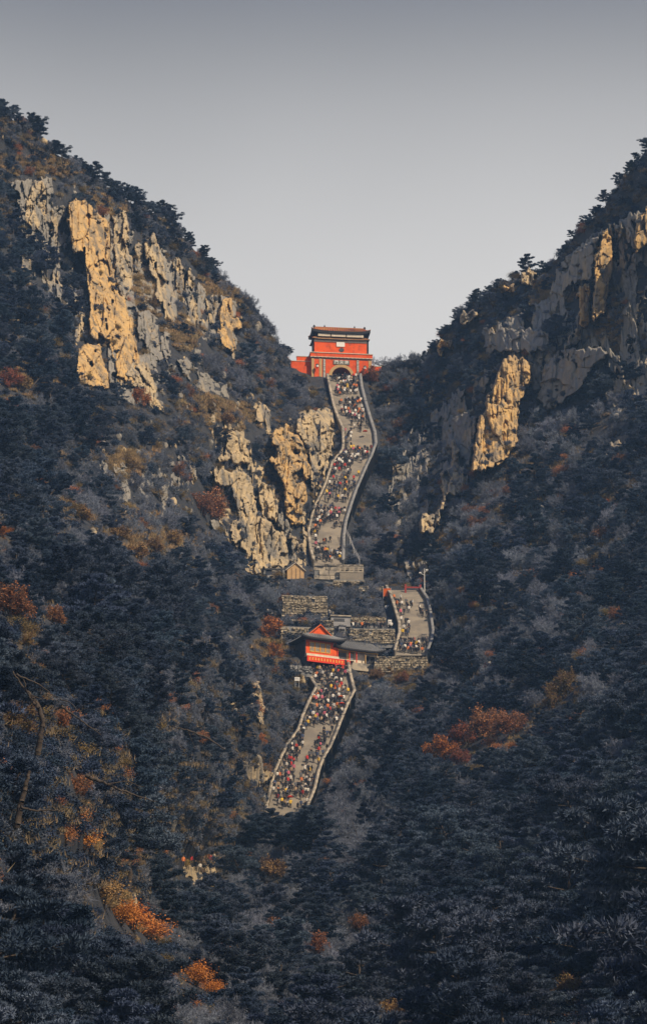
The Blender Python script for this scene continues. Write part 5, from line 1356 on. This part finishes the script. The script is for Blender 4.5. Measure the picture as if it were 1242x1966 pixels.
# ------------------------------------------------------------------ people
M['jacket'] = pmat('jacket', (.1,.1,.1), use_objcolor=True, rough=.8)
M['skin'] = pmat('skin', (.46,.28,.19)); M['hair'] = pmat('hair', (.015,.013,.012)); M['shoe'] = pmat('shoe', (.05,.05,.05))
M['trousers'] = pmat('trousers', (.035,.04,.055), rand=.7)
def make_body(name, jl, jr, step):
    """one continuous skinned figure about 1.7 m tall; jl, jr: hand targets; step: stride"""
    J = {'pelvis':(0,0,.93),'waist':(0,0,1.08),'chest':(0,.02,1.30),'neck':(0,.01,1.47),'head':(0,-.02,1.58),'crown':(0,-.01,1.68),
         'sl':(-.19,.02,1.39),'sr':(.19,.02,1.39),'el':(-.26,jl[1]*.4+.04,1.13),'er':(.26,jr[1]*.4+.04,1.13),'wl':jl,'wr':jr,
         'hl':(-.10,0,.88),'hr':(.10,0,.88),'kl':(-.11,-.10*step-.02,.50+.05*step),'kr':(.11,.06*step-.02,.49),'al':(-.11,-.10*step,.09+.10*step),'ar':(.11,.14*step,.09),'tl':(-.12,-.10*step-.15,.04+.10*step),'tr':(.12,.14*step-.14,.04)}
    E = [('pelvis','waist'),('waist','chest'),('chest','neck'),('neck','head'),('head','crown'),('chest','sl'),('chest','sr'),('sl','el'),('sr','er'),('el','wl'),('er','wr'),('pelvis','hl'),('pelvis','hr'),('hl','kl'),('hr','kr'),('kl','al'),('kr','ar'),('al','tl'),('ar','tr')]
    RAD = {'pelvis':(.16,.12),'waist':(.155,.115),'chest':(.18,.125),'neck':(.06,.06),'head':(.085,.10),'crown':(.075,.085),'sl':(.075,.075),'sr':(.075,.075),'el':(.058,.058),'er':(.058,.058),'wl':(.038,.03),'wr':(.038,.03),'hl':(.10,.11),'hr':(.10,.11),'kl':(.07,.07),'kr':(.07,.07),'al':(.048,.05),'ar':(.048,.05),'tl':(.045,.03),'tr':(.045,.03)}
    ks = list(J); me = bpy.data.meshes.new(name); me.from_pydata([J[k] for k in ks], [(ks.index(a), ks.index(b)) for a, b in E], [])
    o = bpy.data.objects.new(name, me); col.objects.link(o)
    md = o.modifiers.new('skin', 'SKIN'); md.use_smooth_shade = True
    for i, k in enumerate(ks):
        sv = me.skin_vertices[0].data[i]; sv.radius = RAD[k]; sv.use_root = (k == 'pelvis')
    o.modifiers.new('sub', 'SUBSURF').levels = 1
    dg = bpy.context.evaluated_depsgraph_get(); out = bpy.data.meshes.new_from_object(o.evaluated_get(dg))
    bpy.data.objects.remove(o)
    out.materials.clear()
    for k in ('jacket','trousers','skin','hair','shoe'): out.materials.append(M[k])
    for p in out.polygons:
        c = p.center; p.use_smooth = True
        if c.z > 1.46: i = 3 if (c.z > 1.62 or c.y > .02) else 2
        elif c.z > .86 and (abs(c.x) < .2 or c.z > .9): i = 0
        elif abs(c.x) > .17 and c.z > .6: i = 2
        elif c.z < .10: i = 4
        else: i = 1
        p.material_index = i
    return out
BODY = [make_body('person', (-.28,-.06,.86), (.28,.08,.86), 0.0), make_body('person', (-.26,-.22,.92), (.27,.16,.88), 1.0), make_body('person', (-.2,-.30,1.12), (.28,.10,.87), .6)]
m = MB(); m.box(-.15,.15,.13,.30,1.0,1.42); PACK = m.build('backpack', M['jacket']).data; bpy.data.objects.remove(bpy.data.objects['backpack'])
COL = [('dark', (.020,.022,.030), .52), ('grey', (.12,.125,.14), .15), ('white', (.66,.63,.58), .15), ('red', (.50,.04,.035), .035), ('pink', (.55,.14,.20), .025), ('orange', (.66,.20,.06), .05), ('blue', (.05,.075,.15), .05), ('yellow', (.75,.48,.05), .03), ('tan', (.42,.30,.20), .02)]
cw = [c[2] for c in COL]
pr_ = random.Random(12)
PUT = []
def person(u, v, d, where, z_off=0.0, c=None, face=None, frac=.5):
    p = P(u, v, d); p.z += z_off
    c = c or pr_.choices(COL, cw)[0]
    o = obj('person', pr_.choice(BODY)); o.location = p
    o.rotation_euler = (0, 0, face if face is not None else (R(180) if pr_.random() < .55 else 0)+pr_.gauss(0,.4))
    s = pr_.uniform(.92, 1.06); o.scale = (s, s, s); o.color = (*c[1], 1)
    verb = pr_.choice(['climbing','standing'])
    if pr_.random() < .3:
        b = obj('backpack', PACK, o); k = pr_.choices(COL, cw)[0]; b.color = (*k[1], 1)
    PUT.append((o, c[0], where, u, v, frac))
def crowd(fl, where, bands):
    for (va, vb, s0, s1, n) in bands:
        n = int(n*1.25)
        done = []; tries = 0
        while len(done) < n and tries < n*40:
            tries += 1; v = pr_.uniform(va, vb); s = pr_.uniform(s0, s1)
            if done and pr_.random() < .6:                    # people bunch together
                a = pr_.choice(done); v = min(vb, max(va, a[1]+pr_.gauss(0, 4.5))); s = min(s1, max(s0, (a[0]-float(fl.left(v)))/(float(fl.right(v)-fl.left(v)))+pr_.gauss(0, .10)))
            L, R_ = float(fl.left(v)), float(fl.right(v)); u = L+3+(R_-L-6)*s; d = float(fl.d(v)); px = F/d
            if any(abs(u-a) < .36*px and abs(v-b) < .26*px for a, b in done): continue
            done.append((u, v)); person(u, v, d, where, .05, frac=s)
crowd(UP, 'on the upper stairs', [(727,740,.02,.98,30),(740,762,.02,.98,34),(772,800,.12,.95,34),(800,832,.2,.95,24),(832,866,.0,.25,9),(866,892,.02,.98,46),(893,925,.0,.55,26),(905,935,.55,1,8),(935,968,.05,.95,34),(975,1000,.0,.6,20),(985,1018,.05,.95,32),(1018,1060,.0,.25,12),(1040,1060,.3,.7,3),(1062,1082,.0,1,30)])
crowd(RT, 'on the short right stairway', [(1148,1200,.0,.22,10),(1165,1182,.35,.6,5),(1170,1190,.75,1,4),(1200,1225,.0,.25,8),(1238,1258,.0,1,34)])
crowd(LO, 'on the lower stairs', [(1283,1300,.0,1,30),(1300,1345,.05,.95,52),(1345,1400,.0,.35,24),(1348,1395,.38,1,42),(1400,1450,.0,.32,20),(1408,1455,.65,1,13),(1455,1500,.65,1,13),(1462,1482,.0,.35,9),(1484,1512,.0,.4,14),(1500,1530,.35,1,18),(1515,1558,.0,1,34)])
bpy.context.view_layer.update()
ww_ = (758-672)*.1; hh_ = (1232-1206)/10.0*1.04
for k in range(22):
    q = WING_WALL.matrix_world @ Vector((pr_.uniform(-ww_*.46, ww_*.46), pr_.uniform(.5, 1.6), hh_-.1))
    person(0, k, 100, 'behind the wing roof', 0); PUT[-1][0].location = q
for k in range(9):
    u = [352,360,367,376,384,392,399,405,411][k]; v = [1662,1668,1660,1670,1672,1662,1655,1658,1654][k]
    d_ = float(base_depth(u, v))-6.5
    person(u, v+4, d_, 'on the lookout rock', 0, c=[COL[5],COL[7],COL[3],COL[0],COL[2],COL[0],COL[5],COL[3],COL[2]][k])
# the 300 who show largest are individuals; the rest of the far crowd is one mass
EXTRA = []
PUT.sort(key=lambda t: (t[1] in ('dark','grey','white'), t[2] == 'on the upper stairs', t[0].location.y))
if len(PUT) > 298:
    EXTRA = PUT[298:]; PUT = PUT[:298]
    VV, FF, MI, CC, off = [], [], [], [], 0
    cache = {}
    for o, cn, wh, u, v, _ in EXTRA:
        me = o.data
        if me not in cache:
            me.calc_loop_triangles(); nv = len(me.vertices); co = np.empty(nv*3); me.vertices.foreach_get('co', co)
            tv = np.empty(len(me.loop_triangles)*3, np.int32); me.loop_triangles.foreach_get('vertices', tv)
            tm = np.empty(len(me.loop_triangles), np.int32); me.loop_triangles.foreach_get('material_index', tm)
            cache[me] = (co.reshape(-1,3), tv.reshape(-1,3), tm)
        co, tv, tm = cache[me]; a = o.rotation_euler.z; s = o.scale[0]
        Rm = np.array([[math.cos(a),-math.sin(a),0],[math.sin(a),math.cos(a),0],[0,0,1]])
        VV.append(co*s @ Rm.T + np.array(o.location)); FF.append(tv+off); off += len(co)
        j = {'dark':0,'grey':1,'white':2}.get(cn, 0); MI.append(np.where(tm == 0, 5+j, tm))
        for b_ in list(o.children): bpy.data.objects.remove(b_)
        bpy.data.objects.remove(o)
    mats = [M[k] for k in ('jacket','trousers','skin','hair','shoe')] + [pmat('coat_dark', (.020,.022,.030)), pmat('coat_grey', (.12,.125,.14)), pmat('coat_white', (.72,.70,.66))]
    tag(obj('distant_crowd', fast_mesh('distant_crowd', np.concatenate(VV), np.concatenate(FF), mats, smooth=True, mat_index=np.concatenate(MI))), 'dense dark and pale coated crowd filling the stairs behind the others', 'crowd', kind='stuff')
# labels: by colour and by which other people of that colour stand on the same stairs
cls = defaultdict(list); cnt = defaultdict(int)
for it in PUT: cls[it[1], it[2]].append(it)
SIDE = ['by the left parapet','in mid stairway','by the right parapet']
ORD = ['topmost','second highest','third highest','fourth highest','fifth highest','sixth highest','seventh highest','eighth highest','ninth highest','tenth highest']
for (cn, where), L in cls.items():
    L.sort(key=lambda t: t[4])
    for i, it in enumerate(L):
        o = it[0]
        if len(L) == 1: lab = 'only person in a %s jacket %s' % (cn, where)
        elif len(L) <= 10: lab = '%s person in a %s jacket %s' % (ORD[i] if i < len(L)-1 else 'lowest', cn, where)
        else:
            fifth = ['topmost','upper','middle','lower','lowest'][min(4, int(i/len(L)*5))]; sd_i = int(min(2.99, max(0, it[5]*3)))
            key_ = (cn, where, fifth, sd_i); cnt[key_] += 1
            lab = '%s person in %s jacket %s, %s fifth %s' % (ORD[min(cnt[key_]-1, 9)], cn, SIDE[sd_i], fifth, where.replace('on the', 'of').replace('short ', ''))
        tag(o, lab, 'person', 'people %s' % where)
# umbrellas
def umbrella(u, v, d, mat, label):
    o = empty('umbrella', P(u, v, d)); m = MB(); n = 10
    vs = [(0,0,2.25)] + [(.62*math.cos(2*math.pi*k/n), .62*math.sin(2*math.pi*k/n), 1.95) for k in range(n)]
    m.add(vs, [(0,1+k,1+(k+1) % n) for k in range(n)]); m.build('canopy', mat, o)
    m = MB(); m.bar((0,0,.9),(0,0,2.35), .02); m.build('shaft', M['metal'], o)
    tag(o, label, 'umbrella')
umbrella(701, 843, float(UP.d(843)), M['red_cloth'], 'red umbrella held up on the right side of the upper stairs')
umbrella(656, 1371, float(LO.d(1371)), M['red_cloth'], 'red umbrella at the right parapet of the lower stairs')
umbrella(654, 1358, float(LO.d(1358)), M['orange_cloth'], 'orange umbrella just above the red one on the lower stairs')
umbrella(557, 1552, float(LO.d(1552)), M['red_cloth'], 'red umbrella at the foot of the lower stairs')

# ------------------------------------------------------------------ haze
hz = MB(); hz.box(-420, 420, -640, 1080, -66, 420)
hm = bpy.data.materials.new('haze'); hm.use_nodes = True
hn = hm.node_tree.nodes; hn.remove(hn['Principled BSDF'])
pvn = hn.new('ShaderNodeVolumePrincipled'); pvn.inputs['Color'].default_value = (.32,.58,1.0,1); pvn.inputs['Density'].default_value = .00013; pvn.inputs['Anisotropy'].default_value = .0
hm.node_tree.links.new(pvn.outputs[0], hn['Material Output'].inputs['Volume'])
tag(hz.build('haze', hm), 'thin bluish autumn haze filling the valley air', 'haze', kind='stuff')
